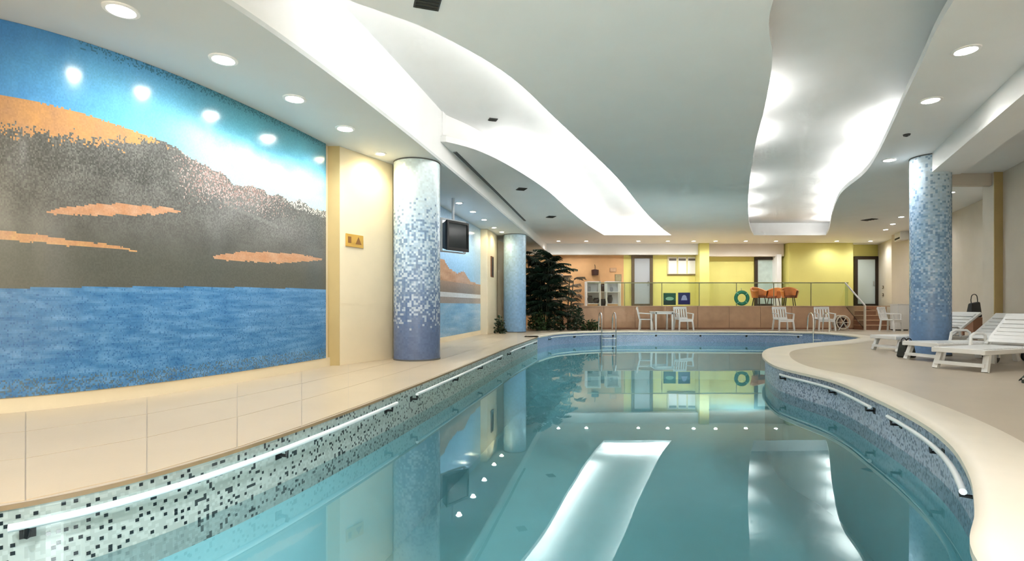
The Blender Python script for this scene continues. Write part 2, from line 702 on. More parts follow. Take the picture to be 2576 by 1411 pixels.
def mural_one(px, v):
    rnd = random.random()
    # sky
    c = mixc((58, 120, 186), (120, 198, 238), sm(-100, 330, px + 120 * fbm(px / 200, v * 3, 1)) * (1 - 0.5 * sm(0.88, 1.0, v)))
    c = mixc(c, (84, 150, 168), sm(330, 640, px) * sm(0.78, 0.93, v + 0.06 * fbm(px / 120, v * 4, 3)))
    # cloud bank above the right part of the ridge
    ridge = np.interp(px, [-400, 0, 182, 292, 401, 440, 511, 657, 781, 840], [0.84, 0.80, 0.797, 0.785, 0.772, 0.765, 0.724, 0.699, 0.684, 0.68])
    cl = sm(380, 560, px) * (1 - sm(0.05, 0.19, v - ridge + 0.05 * fbm(px / 90, v * 9, 5)))
    c = mixc(c, (180, 228, 242), 0.9 * cl)
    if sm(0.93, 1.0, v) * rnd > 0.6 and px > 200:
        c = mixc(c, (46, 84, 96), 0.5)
    edge = ridge + 0.012 * fbm(px / 30, 0.3, 7) * sm(420, 560, px) * 2 + 0.004 * nz2(px / 9, 2)
    if v < edge:
        # bare mountain
        g = 106 + 12 * fbm(px / 70, v * 10, 9) + 24 * (rnd - 0.5) * sm(0.42, 0.62, v)
        c = (g * 1.0, g * 1.0, g * 0.97)
        c = mixc(c, (92, 94, 88), sm(0.5, 0.36, v))
        # warm speckle under the clouds
        k = sm(420, 520, px) * (1 - sm(640, 760, px)) * sm(0.58, 0.68, v)
        if rnd < 0.55 * k:
            c = mixc((190, 178, 172), (150, 122, 116), random.random())
        if sm(650, 760, px) * sm(0.62, 0.69, v) * random.random() > 0.45:
            c = (196, 192, 186)
        # dark scrub below the orange slope
        if px < 430 and 0.62 < v < 0.72 and random.random() < 0.35:
            c = mixc(c, (74, 76, 72), 0.5)
        # orange slope
        low = np.interp(px, [-400, 0, 146, 255, 350, 450], [0.66, 0.70, 0.70, 0.705, 0.735, 0.775])
        t = (v - low) / 0.03 + 0.9 * fbm(px / 16, v * 50, 11)
        if t > random.random():
            c = mixc((206, 154, 98), (180, 138, 104), 0.5 + 0.5 * fbm(px / 40, v * 14, 13))
        # faint diagonal streak of scree
        d = v - (0.60 - (px - 600) * 0.00035)
        if 560 < px < 700 and abs(d) < 0.008:
            c = mixc(c, (150, 150, 146), 0.25)
    # orange sand bars
    for x0, x1, va, vb, hh, col in ((115, 455, 0.503, 0.556, 0.017, (202, 162, 134)), (-500, 345, 0.455, 0.415, 0.018, (200, 158, 112)),
                                    (535, 812, 0.415, 0.458, 0.021, (200, 160, 130))):
        if x0 < px < x1:
            t = (px - x0) / (x1 - x0)
            prof = math.sin(PI * t) ** 0.6 if x0 > 0 else math.sqrt(1 - t)
            mid = va + (vb - va) * t
            if abs(v - mid + 0.006 * fbm(px / 40, 1, x0)) < hh * prof * (1 + 0.25 * fbm(px / 18, v * 30, 4)):
                c = mixc(col, (188, 138, 104), 0.5 + 0.6 * fbm(px / 25, v * 40, 6))
    sea = 0.29 + 0.03 * px / 808
    if v < sea:
        w = fbm(px / 60, v * 60, 15)
        c = mixc((56, 114, 168), (104, 156, 204), 0.5 + 0.55 * w + 0.3 * (px / 800 - 0.4))
        if random.random() < 0.14 * (1 - v / sea) + 0.04:
            c = mixc(c, (30, 76, 132), 0.35)
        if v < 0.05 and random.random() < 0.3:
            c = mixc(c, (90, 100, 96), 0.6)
    k = 1 + 0.07 * (rnd - 0.5)
    return lin(tuple(min(255, max(0, q * k)) for q in c))


def mural_two(px, v):
    c = mixc((150, 196, 232), (186, 214, 240), sm(0.5, 1, v))
    rise = np.interp(px, [1000, 1080, 1118, 1130, 1150, 1166, 1178, 1190, 1230], [0.5, 0.58, 0.60, 0.54, 0.515, 0.545, 0.49, 0.455, 0.45])
    if v < rise + 0.01 * fbm(px / 12, 2, 3):
        c = mixc((176, 138, 112), (196, 160, 134), 0.5 + fbm(px / 20, v * 20, 2))
    if v < 0.44:
        c = mixc((160, 140, 126), (140, 126, 116), sm(0.44, 0.36, v))
    if v < 0.352:
        c = (206, 210, 214)
    if v < 0.318:
        c = (156, 148, 144)
    if v < 0.262:
        c = mixc((122, 172, 212), (160, 198, 226), 0.5 + 0.6 * fbm(px / 30, v * 30, 1))
    k = 1 + 0.06 * (random.random() - 0.5)
    return lin(tuple(min(255, max(0, q * k)) for q in c))


def mural(name, pxs, w, z0, z1, nr, fn, label):
    v, f, cols = [], [], []
    nc = len(pxs)
    for r in range(nr + 1):
        z = z0 + (z1 - z0) * r / nr
        for px in pxs:
            p = lp(w, px)
            v.append((p.x, p.y, z))
    for r in range(nr):
        vv = (r + 0.5) / nr
        for i in range(nc - 1):
            f.append((r * nc + i, r * nc + i + 1, (r + 1) * nc + i + 1, (r + 1) * nc + i))
            cols.append(fn((pxs[i] + pxs[i + 1]) / 2, vv))
    o = MB().add(v, f).build(name, MURAL, fix=False)
    set_paint(o, cols)
    return tag(o, label, 'mural')


def arc_list(w, p0, p1, step):
    out_, px = [], p0
    while px < p1:
        out_.append(px)
        px += 1300.0 * step / max((bend_y(w, px) ** 2) / w, 1.0)
    out_.append(p1)
    return out_


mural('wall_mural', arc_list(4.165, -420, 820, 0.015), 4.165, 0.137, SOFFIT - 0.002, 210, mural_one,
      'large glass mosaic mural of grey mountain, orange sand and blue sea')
mural('wall_mural', arc_list(4.165, 1000, 1214, 0.05), 4.165, 0.137, SOFFIT - 0.002, 80, mural_two,
      'smaller mural of brown headland and pale sea behind the television')

# ------------------------------------------------------------------ mosaic columns
COLT = paint_mat('column_tiles', 0.22)


def column(cx, cy, r, z1, label, mode, tile=0.036):
    nseg = int(2 * PI * r / tile)
    nr = int(z1 / tile)
    t = thing('mosaic_column', label, 'column', (cx, cy, 0))
    v, f, cols = [], [], []
    for k in range(nr + 1):
        for i in range(nseg):
            a = 2 * PI * i / nseg
            v.append((r * math.cos(a), r * math.sin(a), 0.02 + (z1 - 0.02) * k / nr))
    for k in range(nr):
        h = (k + 0.5) / nr
        for i in range(nseg):
            f.append((k * nseg + i, k * nseg + (i + 1) % nseg, (k + 1) * nseg + (i + 1) % nseg, (k + 1) * nseg + i))
            rnd = random.random()
            n_ = fbm(i / 6.0, k / 6.0, cx)
            if mode == 'a':
                base = mixc((98, 116, 152), (178, 204, 224), sm(0.08, 0.62, h + 0.06 * n_))
                base = mixc(base, (222, 238, 244), sm(0.6, 0.9, h))
                spk = sm(0.12, 0.25, h) * (1 - sm(0.6, 0.85, h))
                if rnd < 0.38 * spk:
                    base = mixc(base, (84, 110, 156), 0.5)
                elif rnd > 1 - 0.32 * spk:
                    base = mixc(base, (226, 238, 244), 0.55)
            elif mode == 'b':
                base = mixc((126, 166, 204), (188, 216, 236), sm(0.15, 0.9, h))
            else:
                base = mixc((112, 146, 190), (150, 182, 210), sm(0.05, 0.5, h))
                base = mixc(base, (204, 222, 234), sm(0.6, 0.98, h))
                spk = sm(0.12, 0.3, h) * (1 - 0.6 * sm(0.6, 0.9, h))
                if rnd < 0.34 * spk:
                    base = mixc(base, (78, 114, 158), 0.45)
                elif rnd > 1 - 0.2 * spk:
                    base = mixc(base, (214, 228, 236), 0.45)
            q = 1 + 0.08 * (random.random() - 0.5)
            cols.append(lin(tuple(min(255, c * q) for c in base)))
    o = MB().add(v, f).build('mosaic_shaft', COLT, t, fix=False)
    set_paint(o, cols)
    o.data.polygons.foreach_set('use_smooth', [True] * len(o.data.polygons))
    MB().cyl((0, 0), r + 0.004, 0.0, 0.03, 48).build('base_ring', GAP, t)
    MB().cyl((0, 0), r + 0.004, z1 - 0.02, z1, 48).build('top_ring', GAP, t)
    return t


c1 = lp(3.31, 1049)
COL1 = (c1.x, c1.y)
column(c1.x, c1.y, 0.405, SOFFIT, 'stout mosaic column fading from slate blue to white beside the cream pier', 'a')
c2 = lp(3.33, 1295)
column(c2.x, c2.y, 0.40, SOFFIT, 'plain pale blue column beside the palm plants', 'b', 0.06)
COL3 = (X(2340, 9.95), 9.95)
column(COL3[0], COL3[1], 0.322, MID, 'blue mosaic column behind the sun loungers', 'c')

# ------------------------------------------------------------------ ceilings
def yfun(pts, n=10):
    s_ = spline(pts, n)
    xs = [p[0] for p in s_]
    ys_ = [p[1] for p in s_]
    return lambda y: float(np.interp(y, ys_, xs))


def pm(px, py):
    p = P(px, py, MID)
    return (p.x, p.y)


SLOT_END = 21.0
beam_x = lambda y: bend(2.88, max(y, 2.95))
pl_pts = [(-3.3, 3.2), (-2.3, 4.15)] + [pm(890, 5), pm(1090, 80), pm(1280, 190), pm(1400, 300), pm(1490, 385), pm(1560, 455), pm(1625, 535), pm(1670, 578), pm(1705, 601)]
pl_f = yfun(pl_pts)
panel_l = lambda y: max(pl_f(y), beam_x(y)) if y > 3.4 else beam_x(y)
pr_pts = [(0.9, -3.0), (1.9, 2.5), pm(1945, 0), pm(1943, 150), pm(1925, 262), pm(1895, 390), pm(1882, 500), pm(1885, 565), pm(1896, 592)]
panel_r = yfun(pr_pts)
ol_pts = [(beam_x(8.9), 8.9), pm(1200, 378), pm(1290, 422), pm(1375, 478), pm(1430, 527), pm(1480, 567), pm(1522, 593)]
ol_f = yfun(ol_pts)
outer_l = lambda y: max(ol_f(y), beam_x(y))
or_pts = [(1.6, -3.0), (3.0, 2.2), pm(2400, 0), pm(2300, 195), pm(2188, 420), pm(2115, 487), pm(2093, 540), pm(2086, 576), pm(2075, 596)]
outer_r = yfun(or_pts)

THK = 0.10
LEDGE = 0.34


def strip(name, xl, xr, y0, y1, z0, z1, m, n=60, label=None):
    ys_ = [y0 + (y1 - y0) * i / n for i in range(n + 1)]
    poly_l = [(xl(y), y) for y in ys_]
    poly_r = [(xr(y), y) for y in ys_]
    mb = MB()
    v = []
    for z in (z0, z1):
        v += [(p[0], p[1], z) for p in poly_l] + [(p[0], p[1], z) for p in poly_r]
    k = n + 1
    f = []
    for i in range(n):
        f.append((i, i + 1, k + i + 1, k + i))
        f.append((2 * k + i, 3 * k + i, 3 * k + i + 1, 2 * k + i + 1))
        f.append((i, 2 * k + i, 2 * k + i + 1, i + 1))
        f.append((k + i, k + i + 1, 3 * k + i + 1, 3 * k + i))
    f.append((0, k, 3 * k, 2 * k))
    f.append((n, 2 * k + n, 3 * k + n, k + n))
    mb.add(v, f)
    return struct(mb.build(name, m), label)


mb = MB()
mb.prism(room, TOP, TOP + 0.08)
struct(mb.build('ceiling', WHITE), 'white upper ceiling seen inside the light coves')
strip('ceiling_soffit_left', lambda y: -7.5 if y < 4.3 else bend(LW + 0.1, y), beam_x, -3.0, FAR, SOFFIT, SOFFIT + 0.05, SOFT, 160, 'low soffit with downlights along the murals')
# the beam's upright face, carried by the columns
bp_ = [(beam_x(y), y) for y in np.linspace(-3.0, FAR, 161)]
mb = MB()
mb.prism(bp_ + list(reversed(offset(bp_, 0.10))), SOFFIT + 0.05, TOP)
struct(mb.build('ceiling_beam_left', WHITE), 'white beam face along the column row')
strip('ceiling_panel', lambda y: panel_l(y), panel_r, -3.0, SLOT_END, MID, MID + THK, CEIL, 140, 'wavy central ceiling panel')
strip('ceiling_side_left', beam_x, outer_l, 9.0, SLOT_END, MID, MID + THK, CEIL, 80, 'wavy edged ceiling strip beside the left beam')
strip('ceiling_side_right', outer_r, right_x, -3.0, SLOT_END, MID, MID + THK, CEIL, 120, 'ceiling strip with downlights on the lounger side')
strip('ceiling_far', beam_x, right_x, SLOT_END, FAR, MID, MID + THK, CEIL, 16, 'flat ceiling above the terrace')
# thin strip painted as gap shade where the left beam meets the side ceiling
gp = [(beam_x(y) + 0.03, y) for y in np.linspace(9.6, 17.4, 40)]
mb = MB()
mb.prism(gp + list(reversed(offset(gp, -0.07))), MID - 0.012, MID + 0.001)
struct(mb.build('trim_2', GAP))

# upstands behind the ledges
def riser(pts, z0=MID + THK, z1=TOP):
    mb = MB()
    mb.prism(list(pts) + list(reversed(offset(pts, 0.04))), z0, z1)
    return struct(mb.build('cove_riser', WHITE))


ysl = list(np.linspace(4.6, SLOT_END + LEDGE, 70))
riser([(panel_l(min(y, SLOT_END)) + LEDGE, y) for y in ysl])
ysl2 = list(np.linspace(9.05, SLOT_END + LEDGE, 70))
riser([(max(outer_l(min(y, SLOT_END)) - LEDGE, beam_x(y) + 0.02), y) for y in ysl2])
riser([(outer_l(SLOT_END) - LEDGE, SLOT_END + LEDGE), (panel_l(SLOT_END) + LEDGE, SLOT_END + LEDGE)])
ysr = list(np.linspace(-3.0, SLOT_END + LEDGE, 90))
riser([(panel_r(min(y, SLOT_END)) - LEDGE, y) for y in ysr])
riser([(outer_r(min(y, SLOT_END)) + LEDGE, y) for y in ysr])
riser([(panel_r(SLOT_END) - LEDGE, SLOT_END + LEDGE), (outer_r(SLOT_END) + LEDGE, SLOT_END + LEDGE)])


def cove_run(fx, side, y0, y1, seg, gap, watts):
    y = y0
    while y + seg <= y1 + 1e-6:
        a = (fx(y) + side * 0.17, y, MID + THK + 0.05)
        b = (fx(y + seg) + side * 0.17, y + seg, MID + THK + 0.05)
        cove_lamp(a, b, watts)
        y += seg + gap


cove_run(panel_l, 1, 4.9, SLOT_END, 1.2, 0.15, COVE_W)
cove_run(outer_l, -1, 10.6, SLOT_END, 1.2, 0.15, COVE_W)
cove_run(panel_r, -1, 7.9, 11.2, 1.0, 0.9, COVE_W * 0.8)
cove_run(panel_r, -1, 13.6, SLOT_END, 1.2, 1.2, COVE_W * 0.6)
cove_run(outer_r, 1, 9.0, SLOT_END, 1.2, 0.5, COVE_W * 0.8)
cove_lamp((outer_l(SLOT_END), SLOT_END + 0.17, MID + THK + 0.05), (panel_l(SLOT_END), SLOT_END + 0.17, MID + THK + 0.05), COVE_W)

# right beam from the near side to the mosaic column
b0 = P(2335, 441, SOFFIT)
b1 = P(2576, 236, SOFFIT)
d_ = Vector((b0.x - b1.x, b0.y - b1.y)).normalized()
nrm = Vector((d_.y, -d_.x))
st = Vector((b0.x, b0.y)) - d_ * 13.0
en = Vector((b0.x, b0.y)) + d_ * 0.15
q = [st, en, en + nrm * 0.52, st + nrm * 0.52]
mb = MB()
mb.prism([(p.x, p.y) for p in q], SOFFIT, MID)
struct(mb.build('ceiling_beam_right', WHITE), 'white beam ending on the mosaic column by the loungers')
# bulkhead between that column and the right pier
mb = MB()
mb.box(9.12, 10.45, 11.15, 11.3, 3.54, MID)
struct(mb.build('wall_bulkhead', BEIGE))

# ------------------------------------------------------------------ far wall and terrace
def fx(px, y=FAR):
    return X(px, y)


mb = MB()
mb.box(bend(LW, FAR) - 0.3, 17.4, FAR, FAR + 0.2, 0, TOP + 0.1)
struct(mb.build('wall_far', YELLOW), 'yellow back wall of the terrace')
mb = MB()
mb.box(bend(LW, FAR), fx(1568), FAR - 0.06, FAR, 0, 3.33)
struct(mb.build('wall_alcove', PEACH), 'peach back wall behind the plants')
mb = MB()
mb.box(bend(LW, FAR), fx(1760, 23.9), 23.9, FAR, 3.3, MID)
struct(mb.build('wall_bulkhead', WHITE))
mb = MB()
mb.box(fx(1783, 23.9), fx(1972, 23.9), 23.9, FAR, 3.22, MID)
struct(mb.build('wall_bulkhead', BEIGE))
mb = MB()
mb.box(fx(1760, 23.7), fx(1784, 23.7), 23.7, FAR, 0, MID)
struct(mb.build('wall_pier', YELLOW))
mb = MB()
mb.box(fx(1984, 23.6), fx(2146, 23.6), 23.6, FAR, 0, MID)
struct(mb.build('wall_pier', YELLOW))
mb = MB()
mb.box(fx(1955, 23.8), fx(1966, 23.8), 23.8, FAR, 0, 3.3)
struct(mb.build('trim_3', WHITE))
mb = MB()
mb.box(fx(1966), fx(1984), FAR - 0.03, FAR, TERR, 3.26)
struct(mb.build('door_4', mat('dark_opening', (24, 14, 12), 0.8)), 'dark open doorway')

FROST = mat('frosted_glass', (214, 228, 226), 0.35)
FROSTG = mat('grey_glass', (176, 182, 186), 0.35)
GREENG = mat('green_tinted_glass', (196, 214, 206), 0.3, noise_amt=0.15, noise_scale=3)


def door(n, px0, px1, ztop, fw, fm, gm, label, y=FAR, z0=TERR):
    x0, x1 = fx(px0, y), fx(px1, y)
    d = MB().box(x0 + fw, x1 - fw, y - 0.05, y - 0.02, z0 + 0.05, ztop - fw).build('door_%d' % n, gm)
    struct(d, label)
    MB().box(x0, x0 + fw, y - 0.10, y, z0, ztop).build('jamb', fm, d)
    MB().box(x1 - fw, x1, y - 0.10, y, z0, ztop).build('jamb', fm, d)
    MB().box(x0 + fw, x1 - fw, y - 0.10, y, ztop - fw, ztop).build('door_head', fm, d)
    MB().box(x0 + fw, x1 - fw, y - 0.10, y, z0, z0 + 0.09).build('door_sill', fm, d)
    MB().box(x1 - fw - 0.10, x1 - fw - 0.07, y - 0.09, y - 0.05, z0 + 0.95, z0 + 1.15).build('door_handle', CHROME, d)
    return d


door(1, 1588, 1641, 3.29, 0.13, BROWNW, FROSTG, 'grey glass door in a brown frame')
door(2, 1897, 1953, 3.22, 0.13, DARKW, GREENG, 'glass door in a black frame beside the dark doorway')
door(3, 2147, 2207, 3.25, 0.14, DARKW, FROST, 'frosted glass door at the head of the steps')

# white lintel over the first door
mb = MB()
mb.box(fx(1582), fx(1646), FAR - 0.12, FAR, 3.30, 3.36)
struct(mb.build('trim_4', WHITE))

# terrace block, panelled front, floor
tx0, tx1 = X(1440, TERR_Y), X(2150, TERR_Y)
mb = MB()
mb.box(tx0, right_x(TERR_Y) + 0.0, TERR_Y + 0.9, FAR, 0, TERR - 0.03)
mb.box(tx0, tx1, TERR_Y + 0.03, TERR_Y + 0.9, 0, TERR - 0.03)
terr = struct(mb.build('terrace_block', WOOD), 'raised terrace behind the pool')
mb = MB()
mb.box(tx0, tx1, TERR_Y - 0.02, TERR_Y + 0.9, TERR - 0.03, TERR)
mb.box(tx0, right_x(TERR_Y + 0.9), TERR_Y + 0.9, FAR, TERR - 0.03, TERR)
struct(mb.build('terrace_floor', mat('terrace_tile', (206, 176, 146), 0.5, noise_amt=0.05)), 'tan terrace floor')
npan = 9
for i in range(npan):
    a = tx0 + (tx1 - tx0) * i / npan
    b = tx0 + (tx1 - tx0) * (i + 1) / npan
    MB().box(a + 0.006, b - 0.006, TERR_Y, TERR_Y + 0.03, 0.06, TERR - 0.035).build('wood_panel', WOOD, terr)
MB().box(tx0, tx1, TERR_Y - 0.01, TERR_Y + 0.03, 0.0, 0.06).build('plinth_strip', STEPWOOD, terr)

# steps to the door on the right
steps = thing('terrace_steps', 'brown wooden steps up to the frosted glass door', 'steps', (0, 0, 0))
sx0, sx1 = X(2156, 20.4), X(2226, 20.4)
for k in range(5):
    z1_ = TERR * (k + 1) / 5.0
    ya = TERR_Y - 0.6 + 0.3 * k
    if k < 4:
        MB().box(sx0, sx1, ya, TERR_Y + 0.89, TERR * k / 5.0, z1_ - 0.03).build('step_riser', STEPWOOD, steps)
        MB().box(sx0 - 0.015, sx1 + 0.015, ya - 0.02, TERR_Y + 0.89, z1_ - 0.03, z1_).build('tread', WOOD, steps)
MB().box(sx1, sx1 + 0.2, TERR_Y + 0.3, TERR_Y + 0.89, TERR - 0.14, TERR - 0.02).build('landing_edge', STEPWOOD, steps)

# glass balustrade on the terrace edge
gm = bpy.data.materials.new('balustrade_glass')
gm.use_nodes = True
nt = gm.node_tree
for nd in list(nt.nodes):
    nt.nodes.remove(nd)
o_ = nt.nodes.new('ShaderNodeOutputMaterial')
mx = nt.nodes.new('ShaderNodeMixShader')
t_ = nt.nodes.new('ShaderNodeBsdfTransparent')
t_.inputs[0].default_value = (0.88, 0.93, 0.90, 1)
g_ = nt.nodes.new('ShaderNodeBsdfGlossy')
g_.inputs['Roughness'].default_value = 0.03
lw_ = nt.nodes.new('ShaderNodeFresnel')
lw_.inputs[0].default_value = 1.45
nt.links.new(lw_.outputs[0], mx.inputs[0])
nt.links.new(t_.outputs[0], mx.inputs[1])
nt.links.new(g_.outputs[0], mx.inputs[2])
nt.links.new(mx.outputs[0], o_.inputs[0])
GLASS = gm
RAILZ = 1.86
bal = thing('glass_balustrade', 'frameless glass balustrade with thin top rail along the terrace', 'balustrade', (0, TERR_Y + 0.05, TERR))
bx0, bx1 = X(1478, TERR_Y), X(2136, TERR_Y)
npn = 7
for i in range(npn):
    a = bx0 + (bx1 - bx0) * i / npn
    b = bx0 + (bx1 - bx0) * (i + 1) / npn
    MB().box(a + 0.012, b - 0.012, -0.006, 0.006, 0.0, RAILZ - TERR - 0.02).build('glass_pane', GLASS, bal)
    if i:
        MB().box(a - 0.012, a + 0.012, -0.012, 0.012, 0.0, RAILZ - TERR).build('post', mat('grey_green_rail', (150, 150, 110), 0.4), bal)
MB().box(bx0, bx1, -0.02, 0.02, RAILZ - TERR - 0.03, RAILZ - TERR + 0.01).build('top_rail', MATS['grey_green_rail'], bal)
# sloping glass panel beside the steps
gx = X(2140, 20.3)
mb = MB()
v = [(gx, TERR_Y + 0.05, TERR), (gx, TERR_Y + 0.05, RAILZ), (gx + 0.25, TERR_Y - 0.75, 0.95), (gx + 0.25, TERR_Y - 0.75, 0.0)]
v = [Vector(q_) - Vector((gx, TERR_Y - 0.7, 0)) for q_ in v]
v2 = [q_ + Vector((0.02, 0, 0)) for q_ in v]
sp = thing('stair_balustrade', 'sloping glass panel with pale handrail beside the steps', 'balustrade', (gx, TERR_Y - 0.7, 0))
MB().add(v + v2, [(0, 1, 2, 3), (7, 6, 5, 4), (0, 4, 5, 1), (1, 5, 6, 2), (2, 6, 7, 3), (3, 7, 4, 0)]).build('glass_pane', GLASS, sp)
MB().bar(v[1], v[2], 0.05, 0.04).build('handrail', PLASTIC, sp)
MB().bar(v[3] + Vector((0, 0, 0.0)), v[2], 0.06, 0.06).build('post', COPE, sp)

# ------------------------------------------------------------------ downlights
def spot(parent, watts, colour, loc, size=2.75, blend=0.7):
    ld = bpy.data.lights.new('downlight_lamp', 'SPOT')
    ld.energy = watts
    ld.color = colour
    ld.spot_size = size
    ld.spot_blend = blend
    ld.shadow_soft_size = 0.05
    o = bpy.data.objects.new('lamp', ld)
    o.location = loc
    C.objects.link(o)
    o.parent = parent
    return o


lens_me = MB().add([(0.07 * math.cos(2 * PI * k / 20), -0.07 * math.sin(2 * PI * k / 20), -0.012) for k in range(20)], [tuple(range(20))]).mesh('lens', fix=False)
mb = MB()
n = 24
v = []
for r_, z_ in ((0.07, -0.006), (0.075, -0.014), (0.095, -0.010), (0.098, 0.0)):
    v += [(r_ * math.cos(2 * PI * k / n), r_ * math.sin(2 * PI * k / n), z_) for k in range(n)]
f = [(j * n + k, j * n + (k + 1) % n, (j + 1) * n + (k + 1) % n, (j + 1) * n + k) for j in range(3) for k in range(n)]
ring_me = mb.add(v, f).mesh('trim_ring', True)
ring_me.materials.append(WHITE)
lens_w = lens_me.copy()
lens_me.materials.append(LENS)
lens_w.materials.append(LENSW)


def downlight(p, label, group, warm=False, watts=SPOT_W, scale=1.0):
    t = thing('downlight', label, 'downlight', p, 0, group)
    for nm, me in (('lens', lens_w if warm else lens_me), ('trim_ring', ring_me)):
        o = bpy.data.objects.new(nm, me)
        C.objects.link(o)
        o.parent = t
        o.scale = (scale, scale, 1)
    if watts:
        spot(t, watts, (1.0, 0.84, 0.55) if warm else (0.94, 0.97, 1.0), (0, 0, -0.03))
    return t


ORD = ['first', 'second', 'third', 'fourth', 'fifth', 'sixth', 'seventh', 'eighth', 'ninth', 'tenth']
for k, (px, py) in enumerate(((868, 323), (741, 248), (562, 149), (305, 25))):
    downlight(P(px, py, SOFFIT), 'round downlight over the mountain mural, %s one from the cream pier' % ORD[k], 'downlights over the mountain mural', scale=1.4)
downlight(P(957, 386, SOFFIT), 'warm downlight in the soffit above the gold plaque', 'warm pier downlights', True, SPOT_W * 0.8)
for k, (px, py) in enumerate(((1155, 510), (1190, 532), (1218, 552))):
    downlight(P(px, py, SOFFIT), 'round downlight over the headland mural, %s one past the stout mosaic column' % ORD[k], 'downlights over the headland mural')
for k, (px, py) in enumerate(((1243, 572), (1262, 583))):
    downlight(P(px, py, SOFFIT), ['warm downlight right above the pier with the narrow plaque', 'warm downlight between that pier and the plain pale blue column'][k], 'warm far pier downlights', True, SPOT_W * 0.5)
for k, (px, py) in enumerate(((2238, 402), (2341, 252), (2430, 126))):
    downlight(P(px, py, MID), 'round ceiling downlight before the blue mosaic column, %s one from the column' % ORD[k], 'downlights before the blue mosaic column', scale=1.4)
for k, (px, py) in enumerate(((2267, 545), (2246, 563), (2228, 577))):
    downlight(P(px, py, MID), 'small ceiling downlight past the blue mosaic column, %s one from the column' % ORD[k], 'downlights past the blue mosaic column', watts=SPOT_W * 0.7)
for k, px in enumerate((2190, 2105, 1952, 1876, 1800, 1745, 1680, 1606, 1475, 1405)):
    downlight(P(px, 606, MID), 'small downlight in the terrace row, %s one from the frosted glass door' % ORD[k], 'downlights above the terrace', watts=SPOT_W * 1.3)
# added fill downlights over the unseen near deck, to brighten the ceiling
for k, (x_, y_, z_, w_) in enumerate(((-6.2, -0.6, SOFFIT, 90), (-4.4, -1.6, SOFFIT, 120), (-0.6, -2.0, MID, 230), (-0.6, -0.5, MID, 230), (3.0, -1.8, MID, 230), (3.4, 0.2, MID, 200))):
    downlight(Vector((x_, y_, z_)), 'ceiling downlight over the near deck, %s one from the mural side' % ORD[k], 'downlights over the near deck', watts=float(w_), scale=1.4)

downlight(Vector((11.05, 13.0, MID)), 'downlight in the wall recess behind the blue mosaic column', 'recess downlights', watts=SPOT_W)  # added lamp, hidden behind the column, to brighten the recess

# added underwater fill lamps, out of view, to brighten the water and ceiling
def added_pool_lamp(loc, rz, watts, label):
    t = thing('pool_lamp', label, 'pool lamp', loc, rz, 'underwater lamps')
    MB().tube([(0, 0.0, 0), (0, 0.03, 0)], 0.14, 24).build('lamp_ring', CHROME, t)
    MB().tube([(0, 0.031, 0), (0, 0.035, 0)], 0.11, 24).build('lamp_lens', mat('pool_lamp_lens', (235, 250, 255), 0.3, emit=6.0), t)
    o = spot(t, watts, (1.0, 0.94, 0.9), (0, 0.07, 0), 2.3, 0.9)
    o.rotation_euler = (PI / 2 + 0.25, 0, 0)
    return t


for k, x_ in enumerate((-0.5, 0.7)):
    added_pool_lamp((x_, NEAR_Y + 0.001, -0.95), 0.0, 52.0, ['round underwater lamp below the near deck, on the mural side', 'round underwater lamp below the near deck, on the lounger side'][k])
added_pool_lamp((6.6, 12.2, -0.85), 0.5, 160.0, 'round underwater lamp in the pool wall behind the curved deck')

# ------------------------------------------------------------------ dark mosaic tiles laid one by one on the near left pool wall
TS = 0.019
acc, cells = 0.0, []
for i in range(SPLIT):
    a, b = Vector(left_run[i]), Vector(left_run[i + 1])
    L = (b - a).length
    t = (b - a) / L
    k = 0
    while (k + 0.5) * TS < L:
        p = a + t * (k + 0.5) * TS
        ppx = CX + F * p.x / p.y
        if -60 < ppx:
            for j in range(1, 18):
                cells.append((p, t, -0.012 - (j + 0.5) * TS, ppx, j, round((acc + k * TS) / TS)))
        k += 1
    acc += L
random.shuffle(cells)
taken = set()
tile_me = MB().box(-TS * 0.46, TS * 0.46, -0.0015, 0.0015, -TS * 0.46, TS * 0.46).mesh('mosaic_tile')
tile_me.materials.append(DTILE)
cnt = 0
want = int(len(cells) * 0.125)
rest = MB()
chosen = []
for p, t, z, ppx, j, i in cells:
    if len(chosen) >= want:
        break
    near = sum((i + a, j + b) in taken for a in (-1, 0, 1) for b in (-1, 0, 1))
    if near > (1 if random.random() < 0.15 else 0):
        continue
    taken.add((i, j))
    chosen.append((p, t, z, ppx))
chosen.sort(key=lambda q: q[0].y)
for k, (p, t, z, ppx) in enumerate(chosen):
    if k < 300:
        o = bpy.data.objects.new('mosaic_tile', tile_me)
        C.objects.link(o)
        o.location = (p.x + t.y * 0.001, p.y - t.x * 0.001, z)
        o.rotation_euler = (0, 0, math.atan2(t.y, t.x))
        o.parent = pool_wall_left
    else:
        rest.obox((p.x + t.y * 0.001, p.y - t.x * 0.001, z), (t.x, t.y, 0), (-t.y, t.x, 0), (0, 0, 1), TS * 0.46, 0.0015, TS * 0.46)
if rest.v:
    o = rest.build('mosaic_tile_field', DTILE, pool_wall_left)
    o['kind'] = 'stuff'

# ------------------------------------------------------------------ grab rails along the pool walls
def cut(run, test):
    return [p for p in run if test(p)]


def ppx(p):
    return CX + F * p[0] / p[1]


def dense(run, step=0.12):
    out_ = []
    for i in range(len(run) - 1):
        a, b = Vector(run[i][:2]), Vector(run[i + 1][:2])
        n_ = max(1, int((b - a).length / step))
        out_ += [tuple(a + (b - a) * k / n_) for k in range(n_)]
    out_.append(tuple(run[-1][:2]))
    return out_


